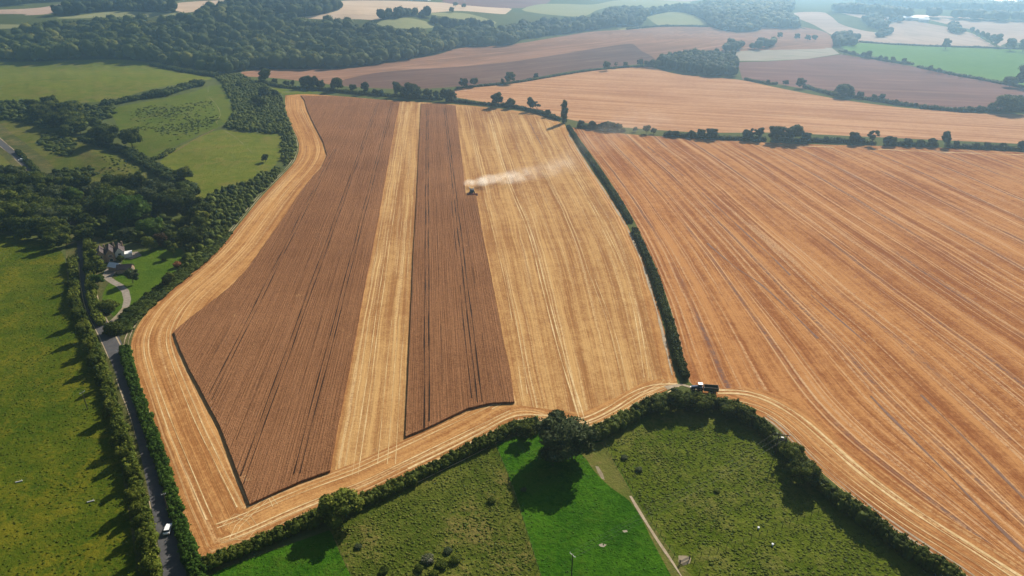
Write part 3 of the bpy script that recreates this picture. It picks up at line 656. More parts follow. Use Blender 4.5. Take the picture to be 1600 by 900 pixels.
# ------------------------------------------------------------------ foliage builders
def ico(sub):
    import bmesh
    bm = bmesh.new(); bmesh.ops.create_icosphere(bm, subdivisions=sub, radius=1.0)
    V = np.array([tuple(v.co) for v in bm.verts]); T = np.array([[v.index for v in f.verts] for f in bm.faces]); bm.free(); return V, T
ICO = {1: ico(1), 2: ico(2), 3: ico(3)}
def blobs(C, R, sub=2, leafn=30, leafs=0.4, tint=None, jit=0.16, core=0.9, zsq=0.85, zsqa=None, tvar=.25):
    """many noisy foliage lumps with leaf clumps on their skin -> verts, tris, tint"""
    C = np.asarray(C, float); R = np.asarray(R, float); N = len(C)
    if R.ndim == 1: R = np.stack([R, R, R * zsq], 1)
    if tint is None: tint = RNG.random(N)
    V0, T0 = ICO[sub]; nv = len(V0)
    r = core * (1 + RNG.uniform(-jit, jit, (N, nv)))
    V = C[:, None, :] + V0[None] * r[..., None] * R[:, None, :]; V = V.reshape(-1, 3)
    T = (T0[None] + (np.arange(N) * nv)[:, None, None]).reshape(-1, 3)
    tt = np.repeat(tint, nv) * .8
    if leafn:
        d = RNG.normal(size=(N, leafn, 3)); d[..., 2] = np.abs(d[..., 2]) * .9 + RNG.normal(size=(N, leafn)) * .45
        d /= np.linalg.norm(d, axis=2)[..., None]
        rad = RNG.uniform(.88, 1.14, (N, leafn, 1)); p = C[:, None, :] + d * rad * R[:, None, :]
        ls = np.asarray(leafs) * np.ones(N); a = RNG.normal(size=(N, leafn, 3)); a -= (a * d).sum(2)[..., None] * d * .5; a /= np.linalg.norm(a, axis=2)[..., None]
        b = np.cross(d + .6 * RNG.normal(size=d.shape), a); b /= np.linalg.norm(b, axis=2)[..., None] + 1e-9
        sz = ls[:, None, None] * RNG.uniform(.6, 1.3, (N, leafn, 1))
        tri = np.stack([p + a * sz, p - a * sz * .6 + b * sz * .9, p - a * sz * .5 - b * sz * .9], 2).reshape(-1, 3)
        k = len(V); V = np.concatenate([V, tri]); T = np.concatenate([T, (k + np.arange(N * leafn * 3)).reshape(-1, 3)])
        lt = np.clip(np.repeat(tint, leafn) + RNG.normal(0, tvar, N * leafn), 0, 1.2); tt = np.concatenate([tt, np.repeat(lt, 3)])
    return V, T, tt
def crown_lobes(kind):
    """unit tree: total height 1"""
    C = []; R = []
    if kind == 'round':
        C.append((0, 0, .58)); R.append((.30, .30, .32))
        for i in range(15):
            a = RNG.uniform(0, 6.283); z = RNG.uniform(.28, .88); rr = .30 * math.sqrt(max(.05, 1 - ((z - .56) / .40) ** 2)) + RNG.uniform(-.03, .05)
            s_ = RNG.uniform(.10, .17); C.append((rr * math.cos(a), rr * math.sin(a), z)); R.append((s_, s_, s_ * .9))
    if kind == 'broad':
        C.append((0, 0, .52)); R.append((.47, .47, .36))
        for i in range(20):
            a = RNG.uniform(0, 6.283); z = RNG.uniform(.28, .80); rr = .45 * math.sqrt(max(.05, 1 - ((z - .5) / .42) ** 2)) + RNG.uniform(-.04, .06)
            s_ = RNG.uniform(.12, .20); C.append((rr * math.cos(a), rr * math.sin(a), z)); R.append((s_, s_, s_ * .8))
    if kind == 'oval':
        C.append((0, 0, .58)); R.append((.2, .2, .36))
        for i in range(13):
            a = RNG.uniform(0, 6.283); z = RNG.uniform(.25, .93); rr = .2 * math.sqrt(max(.05, 1 - ((z - .58) / .42) ** 2)) + RNG.uniform(-.02, .03)
            s_ = RNG.uniform(.08, .13); C.append((rr * math.cos(a), rr * math.sin(a), z)); R.append((s_, s_, s_ * 1.1))
    if kind == 'poplar':
        for i in range(16):
            z = .1 + .86 * i / 15; r = .115 * math.sin(math.pi * min(1, (z + .12) / 1.2)) ** .7 + .02; a = RNG.uniform(0, 6.283)
            C.append((.03 * math.cos(a), .03 * math.sin(a), z)); R.append((r * RNG.uniform(.8, 1.1), r * RNG.uniform(.8, 1.1), .09))
    if kind == 'cone':
        for i in range(14):
            z = .08 + .86 * i / 13; r = .26 * (1.02 - z) + .03
            for a in (RNG.uniform(0, 6.283),):
                C.append((.05 * math.cos(a), .05 * math.sin(a), z)); R.append((r, r, .08))
    if kind == 'bush':
        C.append((0, 0, .45)); R.append((.55, .55, .45))
        for i in range(9):
            a = RNG.uniform(0, 6.283); rr = RNG.uniform(.25, .5); s_ = RNG.uniform(.2, .32); C.append((rr * math.cos(a), rr * math.sin(a), RNG.uniform(.25, .72))); R.append((s_, s_, s_ * .8))
    if kind == 'open':
        for i in range(11):
            a = RNG.uniform(0, 6.283); z = RNG.uniform(.38, .9); rr = RNG.uniform(.05, .26); s_ = RNG.uniform(.07, .12); C.append((rr * math.cos(a), rr * math.sin(a), z)); R.append((s_, s_, s_ * .9))
    return np.array(C), np.array(R)
def crown_mesh(kind, leafn, leafs):
    C, R = crown_lobes(kind); C[:, :2] += RNG.uniform(-.02, .02, (len(C), 2))
    V, T, tt = blobs(C[1:], R[1:], 2, leafn, leafs, tint=RNG.uniform(.1, .85, len(C) - 1), core=.86)
    V2, T2, tt2 = blobs(C[:1], R[:1], 3, leafn * 7, leafs, tint=np.array([.45]), core=.86, jit=.08)
    T = np.concatenate([T, T2 + len(V)]); V = np.concatenate([V, V2]); tt = np.concatenate([tt, tt2])
    return tri_mesh('crown', V, T, MT['leaf_mid'], tint=tt)
def trunk_mesh(kind):
    m = MB(); top = .5; m.tube((0, 0, -.04), (0.01, 0, .22), .026, .019, 7); m.tube((.01, 0, .22), (-.01, .01, top + .2), .019, .007, 6)
    for i in range(5):
        a = i * 1.3 + random.random(); z = .2 + .07 * i; L = .2 if kind != 'poplar' else .06
        m.tube((0, 0, z), (L * math.cos(a), L * math.sin(a), z + .2), .011, .003, 5)
    me = bpy.data.meshes.new('trunk'); me.from_pydata(m.v, [], m.f); me.materials.append(MT['bark']); return me
KINDS = {'round': 4, 'broad': 3, 'oval': 2, 'poplar': 1, 'cone': 1, 'bush': 3, 'open': 2}
CR = {k: [crown_mesh(k, 120 if k in ('round', 'broad') else 90, .034 if k != 'bush' else .07) for _ in range(n)] for k, n in KINDS.items()}
TRK = {k: trunk_mesh(k) for k in KINDS}
NTREE = 0
TREE_NAME = {'round': 'broadleaf_tree', 'broad': 'broadleaf_tree', 'oval': 'broadleaf_tree', 'poplar': 'poplar_tree', 'cone': 'conifer_tree', 'bush': 'shrub', 'open': 'thin_tree'}
def tree_at(x, y, h, kind='round', mat='leaf_mid', label=None, group=None, wide=1.0, cat=None):
    global NTREE
    NTREE += 1
    root = empty(TREE_NAME[kind], (x, y, gz_at(x, y) - .05), random.uniform(0, 6.28))
    cat = cat or ('shrub' if kind == 'bush' else 'tree'); tag(root, label, cat, group)
    c = link('crown', random.choice(CR[kind]), root); c.scale = (h * wide * random.uniform(.92, 1.1), h * wide * random.uniform(.92, 1.1), h)
    c.material_slots[0].link = 'OBJECT'; c.material_slots[0].material = MT[mat]
    if kind != 'bush':
        t = link('trunk', TRK[kind], root); t.scale = (h, h, h)
    return root
def tree(px, py, h, *a, **k):
    x, y, z = U([px], [py]); return tree_at(float(x[0]), float(y[0]), h, *a, **k)
def pxm(py):  # picture pixels per metre at a ground row
    return F / (CAM_H / (SP - (450 - py) / F * CP))
def scatter(poly, spacing, jit=.35):
    w_ = Uxy(poly if len(poly) > 40 else dens(poly)); x0, y0 = w_.min(0); x1, y1 = w_.max(0)
    nx, ny = int((x1 - x0) / spacing) + 1, int((y1 - y0) / spacing) + 1
    X, Y = np.meshgrid(np.arange(nx), np.arange(ny)); X = X + .5 * (Y % 2)
    X = x0 + (X + RNG.uniform(-jit, jit, X.shape)) * spacing; Y = y0 + (Y + RNG.uniform(-jit, jit, Y.shape)) * spacing
    m = inpoly(X, Y, w_); return X[m], Y[m]

# ------------------------------------------------------------------ woodland (one mass per wood)
wood_labels = ['dense wood covering the long escarpment behind the green hill', 'strip of wood on the far ridge between two pale fields', 'hazy wood along the skyline at the far left', 'wood on the ridge right behind the escarpment top', 'rolling belt of woodland with small clearings above the ploughed field', 'large hazy wood on the slope at the far right centre', 'thin hazy tree belt above the far pink fields', 'thin tree belt along the far right field edge', 'distant tree belt before the pale buildings', 'low wood curling round the small pale dome field', 'faint tree belts at the top right horizon']
def wood_trees(X, Y, hgt, rad, leafn):
    Zg = height(X, Y); n = len(X); tint = np.clip(RNG.beta(.8, 1.4, n) + .16 * np.sin(X / 60) * np.sin(Y / 75), 0, 1)
    C = [np.stack([X, Y, Zg + hgt * .52], 1)]; R = [np.stack([rad, rad, hgt * .46], 1)]; TT = [tint]
    V, T, tt = blobs(C[0], R[0], 2, leafn, rad * .13, tint=tint, jit=.07, core=.97, tvar=.12)
    out = [(V, T, tt)]
    for k in range(5):
        a = RNG.uniform(0, 6.283, n); rr = rad * RNG.uniform(.4, .68, n); s_ = rad * RNG.uniform(.34, .48, n); zz = hgt * RNG.uniform(.5, .82, n)
        out.append(blobs(np.stack([X + rr * np.cos(a), Y + rr * np.sin(a), Zg + zz], 1), s_, 1, leafn // 3, rad * .14, tint=np.clip(tint + RNG.normal(0, .08, n), 0, 1), jit=.12, core=1.0))
    b = 0; VV = []; TT = []; tts = []
    for V, T, tt in out: VV.append(V); TT.append(T + b); tts.append(tt); b += len(V)
    return np.concatenate(VV), np.concatenate(TT), np.concatenate(tts)
nw = 0
for i, wd in enumerate(WOODS):
    sp_ = 15 if i == 0 else (14 if i in (3, 4, 1) else 18)
    if i == 5: sp_ = 17
    if i in (2, 7, 8, 6, 10): sp_ = 24
    if i == 9: sp_ = 12
    X, Y = scatter(smooth(wd, True), sp_)
    if len(X) == 0: continue
    m = np.abs(X) < Y * .95; X, Y = X[m], Y[m]
    n = len(X); nw += n; rad = sp_ * (.42 + .42 * RNG.random(n)); hg = np.clip(rad * RNG.uniform(1.3, 2.5, n), 7, 25)
    V, T, tt = wood_trees(X, Y, hg, rad, 36 if i == 0 else 18)
    tag(link('woodland', tri_mesh('woodland', V, T, MT['wood'], tint=tt)), wood_labels[i], 'woodland', kind='stuff')
print('wood trees', nw)

# ------------------------------------------------------------------ hedges
def hedge(pts, width, hgt, label, mat='leaf_dark', step=1.3, leafs=.34, leafn=26, vary=.25, gaps=(), group=None, per=3):
    q = smooth(pts, step=7); xy = Uxy(q); seg = np.linalg.norm(np.diff(xy, axis=0), axis=1); cum = np.concatenate([[0], np.cumsum(seg)])
    n = max(3, int(cum[-1] / step)); s_ = np.linspace(0, cum[-1], n); xy = np.stack([np.interp(s_, cum, xy[:, 0]), np.interp(s_, cum, xy[:, 1])], 1)
    d = np.gradient(xy, axis=0); d /= np.linalg.norm(d, axis=1)[:, None] + 1e-9; nn = np.stack([d[:, 1], -d[:, 0]], 1)
    base = 1 + vary * (np.sin(s_ / 11 + random.random() * 6) * .5 + np.sin(s_ / 4.3 + random.random() * 6) * .35 + RNG.uniform(-.4, .4, n))
    keep = np.ones(n, bool)
    for g0, g1 in gaps: keep &= ~((s_ / cum[-1] > g0) & (s_ / cum[-1] < g1))
    C = []; R = []
    for j in range(n):
        if not keep[j]: continue
        H = hgt * base[j]; W = width * (.8 + .3 * base[j]) / 2; zg = float(height(*xy[j]))
        for k in range(per):
            o = (k - (per - 1) / 2) / max(1, per - 1) * 2 * W * .62 + random.uniform(-.2, .2) * W
            r = max(step * .75, W * .62) * random.choice((.62, .75, .9, 1.0, 1.25)); zz = H * random.uniform(.45, .62) * (1 - .12 * abs(o) / W)
            C.append((xy[j][0] + nn[j][0] * o + random.uniform(-.3, .3) * step, xy[j][1] + nn[j][1] * o + random.uniform(-.3, .3) * step, zg + zz)); R.append((r, r, max(H - zz, .5) * random.uniform(.85, 1.1)))
        C.append((xy[j][0], xy[j][1], zg + H * .3)); R.append((W * .95, W * .95, H * .38))
    Ca = np.array(C); ti = .42 + .3 * np.sin(Ca[:, 0] / 5.5 + Ca[:, 1] / 7.0) * np.sin(Ca[:, 0] / 13.0 - Ca[:, 1] / 9.0) + RNG.uniform(-.3, .3, len(C))
    V, T, tt = blobs(C, R, 2, leafn, leafs, tint=np.clip(ti, 0, 1), jit=.24, core=.86, tvar=.3)
    return tag(link('hedge', tri_mesh('hedge', V, T, MT[mat], tint=tt)), label, 'hedge', group)
h1 = [(118, 408), (120, 440), (121, 470), (133, 505), (150, 545), (166, 590), (183, 645), (199, 695), (213, 745), (224, 790), (233, 835), (241, 880), (250, 930), (262, 1000)]
h1 = [(x - 3, y) for x, y in h1]
hedge(h1, 3.4, 3.4, 'tall uneven hedge along the left side of the lane', 'leaf_mid', vary=.4)
h2 = [(190, 548), (202, 590), (218, 640), (235, 688), (251, 735), (265, 780), (279, 828), (292, 868), (304, 900), (325, 960)]
h2 = [(x + 5, y) for x, y in h2]
hedge(h2, 3.2, 2.8, 'leafy green hedge between the lane and the harvested field', 'leaf_bright', vary=.25)
h3a = [(322, 886), (360, 872), (405, 853), (460, 829), (515, 808), (580, 782), (640, 754), (700, 723), (760, 694), (800, 673), (838, 668)]
hedge(h3a, 3.7, 3.0, 'dark hedge along the near edge of the field above the paddocks', 'leaf_dark')
h3b = [(925, 686), (950, 675), (985, 655), (1020, 636), (1050, 627), (1082, 628)]
hedge(h3b, 4.6, 4.0, 'thick dark hedge from the big tree to the field corner', 'leaf_dark')
h4 = [(1085, 630), (1130, 640), (1175, 655), (1208, 680), (1238, 708), (1268, 738), (1300, 772), (1345, 806), (1400, 846), (1450, 878), (1500, 912), (1560, 958), (1640, 1020)]
h4 = [(x - 5, y + 5) if y > 640 else (x, y) for x, y in h4]
hedge(h4, 3.9, 4.2, 'tall dark hedge curving round the right paddock beside the track', 'leaf_dark', vary=.35)
hedge(hedge_mid, 2.9, 2.6, 'long straight clipped hedge dividing the two harvested fields', 'leaf_dark', vary=.25, gaps=((.612, .642), (.12, .125)))
hedge([(700, 158), (745, 163), (800, 168), (842, 177), (872, 188)], 5, 3.5, 'low hedge on the far edge of the main field up to the poplar', step=2.2, leafs=.6, leafn=14)
hedge([(405, 128), (440, 137), (500, 141), (560, 147), (620, 151), (690, 156)], 6, 4, 'bushy hedge closing the far left end of the main field', step=2.2, leafs=.6, leafn=14)
hedge([(905, 199), (950, 204), (975, 206)], 5, 4, 'short hedge just right of the poplar', step=2.4, leafs=.6, leafn=14)
hedge([(1040, 212), (1100, 216), (1170, 219), (1250, 221), (1320, 223), (1400, 227), (1480, 230), (1560, 233), (1700, 238)], 5, 3.5, 'long tree dotted hedge on the far edge of the right harvested field', step=2.6, leafs=.6, leafn=14, gaps=((.25, .27), (.52, .54), (.66, .68)))
hedge([(716, 138), (800, 130), (850, 122), (920, 111), (985, 105), (1025, 104)], 4, 2.6, 'thin hedge under the dark ploughed field', step=3, leafs=.8, leafn=8, per=2)
hedge([(1258, 137), (1300, 148), (1350, 155), (1400, 163), (1432, 167)], 6, 4, 'bushy hedge below the mauve field', step=3, leafs=.8, leafn=8)
hedge([(1440, 169), (1500, 174), (1530, 174), (1600, 174), (1750, 178)], 7, 4.5, 'dark hedge with a big tree at the right edge', step=3, leafs=.8, leafn=8)
hedge([(1165, 125), (1200, 131), (1212, 132)], 5, 3, 'short hedge right of the copse', step=3, leafs=.8, leafn=8)
hedge([(1312, 80), (1345, 88), (1400, 98), (1425, 101)], 6, 3.5, 'hazy hedge below the left half of the bright green field', step=4, leafs=1, leafn=8, per=2)
hedge([(1435, 105), (1480, 115), (1540, 126), (1600, 137), (1750, 160)], 6, 3.2, 'hazy hedge below the right half of the bright green field', step=4, leafs=1, leafn=8, per=2)
hedge([(1345, 66), (1400, 70), (1470, 73), (1540, 75), (1700, 80)], 6, 3, 'hazy hedge above the bright green field', step=5, leafs=1.2, leafn=6, per=2)
hedge([(980, 46), (1020, 42), (1060, 41), (1105, 42)], 8, 4, 'hazy hedge above the reddish field', step=5, leafs=1.2, leafn=6, per=2)
hedge([(165, 166), (200, 158), (230, 153), (262, 147), (285, 139), (312, 133)], 12, 5.5, 'scrubby hedge dividing the smooth hill from the speckled slope', step=2.6, leafs=.7, leafn=14, per=4, vary=.4)
hedge([(238, 102), (262, 107), (290, 113), (320, 117), (345, 121)], 10, 5, 'thick hedge on the crest between the hill and the wood', step=3, leafs=.8, leafn=10)
hedge([(130, 218), (165, 228), (200, 240), (232, 258), (262, 275), (285, 290), (300, 305)], 9, 4, 'dark hedge running down the slope from the earthworks', step=2, leafs=.6, leafn=16, vary=.4)
hedge([(268, 236), (252, 246), (238, 250)], 5, 2.5, 'short scrub hedge at the bottom of the speckled slope', step=2, leafs=.5, leafn=12)
hedge([(28, 238), (45, 255), (62, 275), (80, 295)], 3, 2.5, 'clipped dark hedge along the far lane', step=1.8, leafs=.5, leafn=14)
hedge([(123, 352), (128, 364), (128, 375)], 2, 1.6, 'low pale hedge at the bend of the lane', 'leaf_pale', step=1.2)
hedge([(138, 380), (140, 410), (142, 440), (146, 470), (152, 498), (158, 508)], 3.2, 4.2, 'garden hedge between the lane and the drive', 'leaf_mid')
hedge([(184, 520), (205, 498), (240, 466), (285, 430), (322, 398), (352, 366)], 8, 1.8, 'low dark belt of brambles between garden and field', 'leaf_dark', step=1.6, leafs=.5, leafn=22, per=4)

# ------------------------------------------------------------------ scrub
def scrub(poly, spacing, hmin, hmax, label, mat='leaf_mid', leafn=22, name='scrub', rr=(.3, .8)):
    X, Y = scatter(poly, spacing, .45)
    if name == 'tussocks':
        m = RNG.random(len(X)) < .35 + .5 * np.sin(X / 23 + np.sin(Y / 31)) * np.sin(Y / 19); X, Y = X[m], Y[m]
    n = len(X); r = spacing * RNG.uniform(*rr, n); h = RNG.uniform(hmin, hmax, n)
    Zg = height(X, Y); V, T, tt = blobs(np.stack([X, Y, Zg + h * .4], 1), np.stack([r, r, h * .6], 1), 2, leafn, .2 * spacing ** .6 * .8, tint=RNG.random(n), jit=.22)
    return tag(link(name, tri_mesh(name, V, T, MT[mat], tint=tt)), label, 'scrub', kind='stuff')
scrub([(335, 120), (375, 118), (410, 132), (440, 150), (444, 172), (452, 195), (464, 225), (458, 248), (444, 262), (440, 240), (441, 210), (380, 205), (350, 200), (366, 178), (362, 160), (348, 133)], 3.6, 1.0, 4.6, 'tangled scrub covering the bank beside the far end of the field', 'leaf_mid')
scrub([(444, 262), (436, 275), (402, 308), (372, 345), (336, 386), (300, 418), (284, 425), (290, 395), (310, 370), (320, 345), (312, 315), (345, 299), (385, 287), (422, 268)], 3.2, 1.0, 4.6, 'belt of scrub bushes between pasture and the field edge', 'leaf_mid')
scrub([(70, 205), (110, 210), (120, 230), (105, 245), (78, 240), (62, 222)], 4.5, 1.0, 2.6, 'dark low scrub on the old earthworks', 'leaf_dark')
scrub([(85, 268), (145, 262), (155, 272), (110, 282), (80, 282)], 4.0, 1.5, 3.5, 'dark scrub under the earth bank', 'leaf_dark')
scrub([(0, 160), (70, 160), (110, 168), (175, 164), (178, 180), (150, 195), (120, 205), (60, 200), (30, 190), (0, 186)], 6, 2.5, 5, 'scrub filling the dip below the smooth green hill', 'leaf_dark')
scrub([(205, 172), (250, 162), (330, 158), (345, 185), (320, 200), (275, 212), (240, 205), (205, 200)], 3.6, .2, .7, 'speckle of dark tussocks on the slope', 'leaf_mid', 10, 'tussocks', (.2, .5))
scrub([(240, 200), (300, 196), (335, 197), (300, 212), (260, 225), (235, 225)], 4, .2, .6, 'sparse tussocks low on the slope', 'leaf_mid', 10, 'tussocks', (.2, .5))
scrub([(150, 240), (200, 250), (225, 268), (215, 285), (165, 285), (150, 262)], 4, .3, .9, 'small tussocks on the grazed bank', 'leaf_mid', 8, 'tussocks', (.15, .35))

def tufts(polys, dens_, s0, s1, label, mat, name='grass_tussocks'):
    P_ = []
    for p in polys:
        X, Y = scatter(p, dens_, .5); P_.append(np.stack([X, Y], 1))
    P_ = np.concatenate(P_); m = RNG.random(len(P_)) < .35 + .5 * (np.sin(P_[:, 0] / 5.1 + 2 * np.sin(P_[:, 1] / 7)) * np.sin(P_[:, 1] / 4.3) * .5 + .5); P_ = P_[m]; n = len(P_)
    r = RNG.uniform(s0, s1, n); Zg = height(P_[:, 0], P_[:, 1]); h = r * RNG.uniform(.2, .45, n)
    V, T, tt = blobs(np.stack([P_[:, 0], P_[:, 1], Zg + h * .1], 1), np.stack([r * RNG.uniform(.7, 1.5, n), r * RNG.uniform(.7, 1.3, n), h], 1), 1, 3, r * .5, tint=RNG.random(n), jit=.3, core=1)
    return tag(link(name, tri_mesh(name, V, T, MT[mat], tint=tt)), label, 'grass', kind='stuff')
MT['tuft'] = leafmat('tussock_green', (.075, .10, .012), (.14, .155, .025), (.27, .235, .09), .3)
MT['tuft_olive'] = leafmat('tussock_olive', (.07, .10, .007), (.12, .13, .010), (.19, .15, .014), .35)
MT['tuft_bright'] = leafmat('tussock_bright', (.03, .085, .004), (.055, .13, .008), (.08, .15, .012), .3)
tufts([[(948, 700), (1000, 668), (1130, 660), (1190, 680), (1240, 740), (1285, 790), (1200, 828), (1078, 866), (1010, 800)], [(1090, 880), (1200, 838), (1300, 800), (1350, 832), (1420, 872), (1480, 910), (1560, 960), (1400, 1000), (1140, 960)]], .8, .16, .48, 'coarse tussocky grass in the right paddocks', 'tuft')
tufts([[(522, 832), (640, 770), (772, 702), (812, 805), (838, 900), (860, 960), (580, 960)]], .85, .16, .5, 'coarse mixed tussocks in the rough middle paddock', 'tuft')
tufts([[(330, 900), (440, 862), (514, 835), (545, 900), (560, 950), (350, 950)], [(780, 700), (900, 705), (930, 742), (1000, 820), (1060, 930), (860, 930), (820, 805)]], 1.2, .12, .3, 'short lush grass tufts in the bright green paddocks', 'tuft_bright')
tufts([[(0, 372), (90, 398), (105, 470), (150, 600), (190, 700), (215, 790), (235, 900), (-60, 900), (-60, 372)]], 1.5, .2, .45, 'olive grass tufts over the big left pasture', 'tuft_olive')

# ------------------------------------------------------------------ trees one by one
G = 'trees of the hedgerow along the far edge of the main field'
row6 = [(415, 129, 18, 'round'), (430, 132, 8, 'round'), (448, 136, 9, 'round'), (458, 136, 9, 'oval'), (478, 138, 17, 'round'), (491, 139, 17, 'round'), (502, 140, 13, 'round'), (528, 143, 20, 'round'), (552, 144, 11, 'round'), (572, 147, 17, 'oval'), (586, 149, 9, 'round'), (595, 150, 9, 'round'), (621, 151, 20, 'oval'), (633, 152, 15, 'round'), (643, 153, 21, 'round'), (652, 154, 16, 'round'), (668, 155, 15, 'round'), (682, 156, 13, 'oval'), (697, 158, 17, 'round'), (705, 158, 15, 'round')]
size_word = lambda h: 'small' if h < 9 else ('medium' if h < 14 else 'tall')
for px, py, hp, kd in row6:
    h = hp / pxm(py) * 1.12; tree(px, py, h, kd, 'leaf_dark', f'{size_word(h)} {"slim" if kd == "oval" else "rounded"} tree in the far left hedgerow behind the standing wheat', G, 1.15)
for px, py, hp, kd, lb in [(776, 167, 20, 'round', 'dark round tree at the left of the pair on the far field edge'), (798, 169, 14, 'round', 'smaller dark tree at the right of the pair on the far field edge'), (829, 173, 18, 'oval', 'slim dark tree in the hedge left of the poplar'), (839, 175, 15, 'open', 'thin pale tree in the hedge left of the poplar'), (856, 182, 10, 'round', 'low tree close to the left of the poplar'),
                           (725, 138, 14, 'round', 'left of two round trees on the hedge under the dark plough'), (741, 136, 13, 'round', 'right of two round trees on the hedge under the dark plough'), (797, 131, 16, 'round', 'leaning dark tree where plough and far stubble meet'), (785, 132, 8, 'oval', 'tiny tree beside the leaning dark tree'), (837, 123, 8, 'round', 'lone small round tree on the thin hedge')]:
    tree(px, py, hp / pxm(py) * 1.12, kd, 'leaf_pale' if kd == 'open' else 'leaf_dark', lb, None, 1.05)
tree(881, 192, 22.5, 'poplar', 'leaf_dark', 'tall narrow poplar at the head of the dividing hedge', None, 1.0)
row8 = [(948, 110, 13), (962, 107, 9), (977, 105, 8), (1000, 104, 11), (1010, 105, 10), (1019, 105, 12), (1028, 106, 12)]
for px, py, hp in row8: tree(px, py, hp * 1.1, 'round' if px != 962 else 'open', 'leaf_dark', ('thin half bare tree' if px == 962 else f'{"taller" if hp > 9 else "low"} dark tree') + ' on the hedge running up to the square copse', 'trees on the hedge running up to the copse', 1.0)
row7 = [(908, 198, 9), (925, 201, 11), (936, 203, 9), (946, 203, 12), (956, 204, 12), (966, 204, 10), (992, 206, 7), (1010, 209, 12), (1021, 209, 8), (1045, 213, 8), (1055, 214, 9), (1080, 215, 10), (1095, 216, 13), (1111, 217, 15), (1166, 219, 15), (1174, 219, 16), (1186, 219, 17), (1212, 221, 22), (1238, 222, 23), (1258, 222, 14), (1273, 221, 6), (1290, 222, 8), (1310, 223, 8), (1333, 224, 16), (1345, 225, 9), (1362, 226, 21), (1385, 227, 13), (1393, 227, 12), (1418, 228, 11), (1437, 229, 10), (1455, 229, 12), (1475, 229, 20), (1493, 230, 9), (1525, 232, 8), (1541, 232, 9), (1566, 233, 9), (1596, 234, 12)]
for px, py, hp in row7:
    h = hp / pxm(py) * 1.15; kd = 'open' if px in (1174, 1362) else ('oval' if px in (1475, 1186) else 'round')
    tree(px, py, h, kd, 'leaf_dark', f'{size_word(h)} {"leaning slim" if px == 1475 else ("sparse" if kd == "open" else "bushy")} tree on the far edge of the right harvested field', 'trees along the far edge of the right harvested field', 1.2)
row9 = [(1200, 131, 6), (1213, 132, 4), (1227, 134, 8), (1250, 138, 14), (1316, 151, 19), (1331, 152, 8), (1343, 154, 10), (1365, 157, 9), (1377, 158, 10), (1400, 163, 7), (1415, 165, 6), (1430, 167, 6), (1513, 174, 8), (1530, 175, 9), (1550, 175, 14), (1576, 176, 26), (1596, 174, 9)]
for px, py, hp in row9:
    h = hp / pxm(py) * 1.12; big = px in (1316, 1576)
    lb = {1316: 'broad dark tree standing in the hedge below the mauve field', 1576: 'massive dark tree at the right edge above the far stubble', 1250: 'upright pale tree standing alone below the mauve field'}.get(px, f'{size_word(h)} hedgerow tree between mauve plough and far stubble')
    tree(px, py, h, 'broad' if big else 'round', 'leaf_pale' if px == 1250 else 'leaf_dark', lb, None if px in (1316, 1576, 1250) else 'trees between the mauve field and far stubble', 1.15)
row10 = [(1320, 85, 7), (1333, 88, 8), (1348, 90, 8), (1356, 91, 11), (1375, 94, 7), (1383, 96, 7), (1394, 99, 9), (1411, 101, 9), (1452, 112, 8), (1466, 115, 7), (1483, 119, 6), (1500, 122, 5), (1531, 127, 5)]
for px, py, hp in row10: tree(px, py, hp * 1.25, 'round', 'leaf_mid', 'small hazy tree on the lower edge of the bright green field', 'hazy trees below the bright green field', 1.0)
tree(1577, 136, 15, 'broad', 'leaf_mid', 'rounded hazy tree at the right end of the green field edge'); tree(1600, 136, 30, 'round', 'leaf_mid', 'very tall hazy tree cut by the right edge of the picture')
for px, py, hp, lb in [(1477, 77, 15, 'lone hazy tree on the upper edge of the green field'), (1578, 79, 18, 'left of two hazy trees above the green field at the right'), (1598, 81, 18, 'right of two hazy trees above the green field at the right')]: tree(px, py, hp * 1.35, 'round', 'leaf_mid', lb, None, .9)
for px, py, hp in [(1518, 52, 9), (1525, 56, 9), (1533, 60, 10), (1540, 64, 11), (1548, 69, 12), (1556, 74, 16)]: tree(px, py, hp * 1.6, 'oval', 'leaf_mid', 'upright tree in the slanting row on the far pink field edge', 'slanting row of upright far trees', 1.2)
far_clumps = [([(1480, 42), (1490, 40), (1508, 50), (1500, 54), (1482, 50)], 'clump in the pink field'), ([(1345, 30), (1372, 27), (1385, 40), (1385, 48), (1360, 44)], 'round clump on the pale slope'), ([(1302, 62), (1320, 55), (1340, 62), (1338, 73), (1305, 74)], 'dark clump at the corner of the green field'), ([(1170, 78), (1180, 70), (1212, 66), (1214, 72), (1195, 76)], 'clump at the left of the grey fallow field'), ([(1128, 83), (1140, 72), (1158, 74), (1158, 80), (1145, 84)], 'clump just behind the square copse'), ([(1388, 32), (1402, 28), (1410, 34), (1395, 36)], 'clump beside the distant farm'), ([(1370, 60), (1376, 53), (1392, 52), (1386, 58)], 'line of trees dividing two pink fields')]
for poly, nm in far_clumps:
    X, Y = scatter(poly, 15); V, T, tt = wood_trees(X, Y, RNG.uniform(11, 17, len(X)), RNG.uniform(6, 9, len(X)), 20)
    tag(link('woodland', tri_mesh('woodland', V, T, MT['wood'], tint=tt)), f'hazy far {nm}', 'woodland', kind='stuff')
for px, py, lb in [(712, 11, 'left of two tiny far trees on the ridge'), (725, 13, 'right of two tiny far trees on the ridge'), (706, 20, 'small bush below the two tiny ridge trees'), (1218, 60, 'first far round bush in the reddish field'), (1245, 62, 'second far round bush in the reddish field'), (1262, 64, 'third far round bush in the reddish field'), (1272, 64, 'fourth far round bush in the reddish field')]:
    tree(px, py, 13, 'round', 'leaf_mid', lb, None, 1.2)
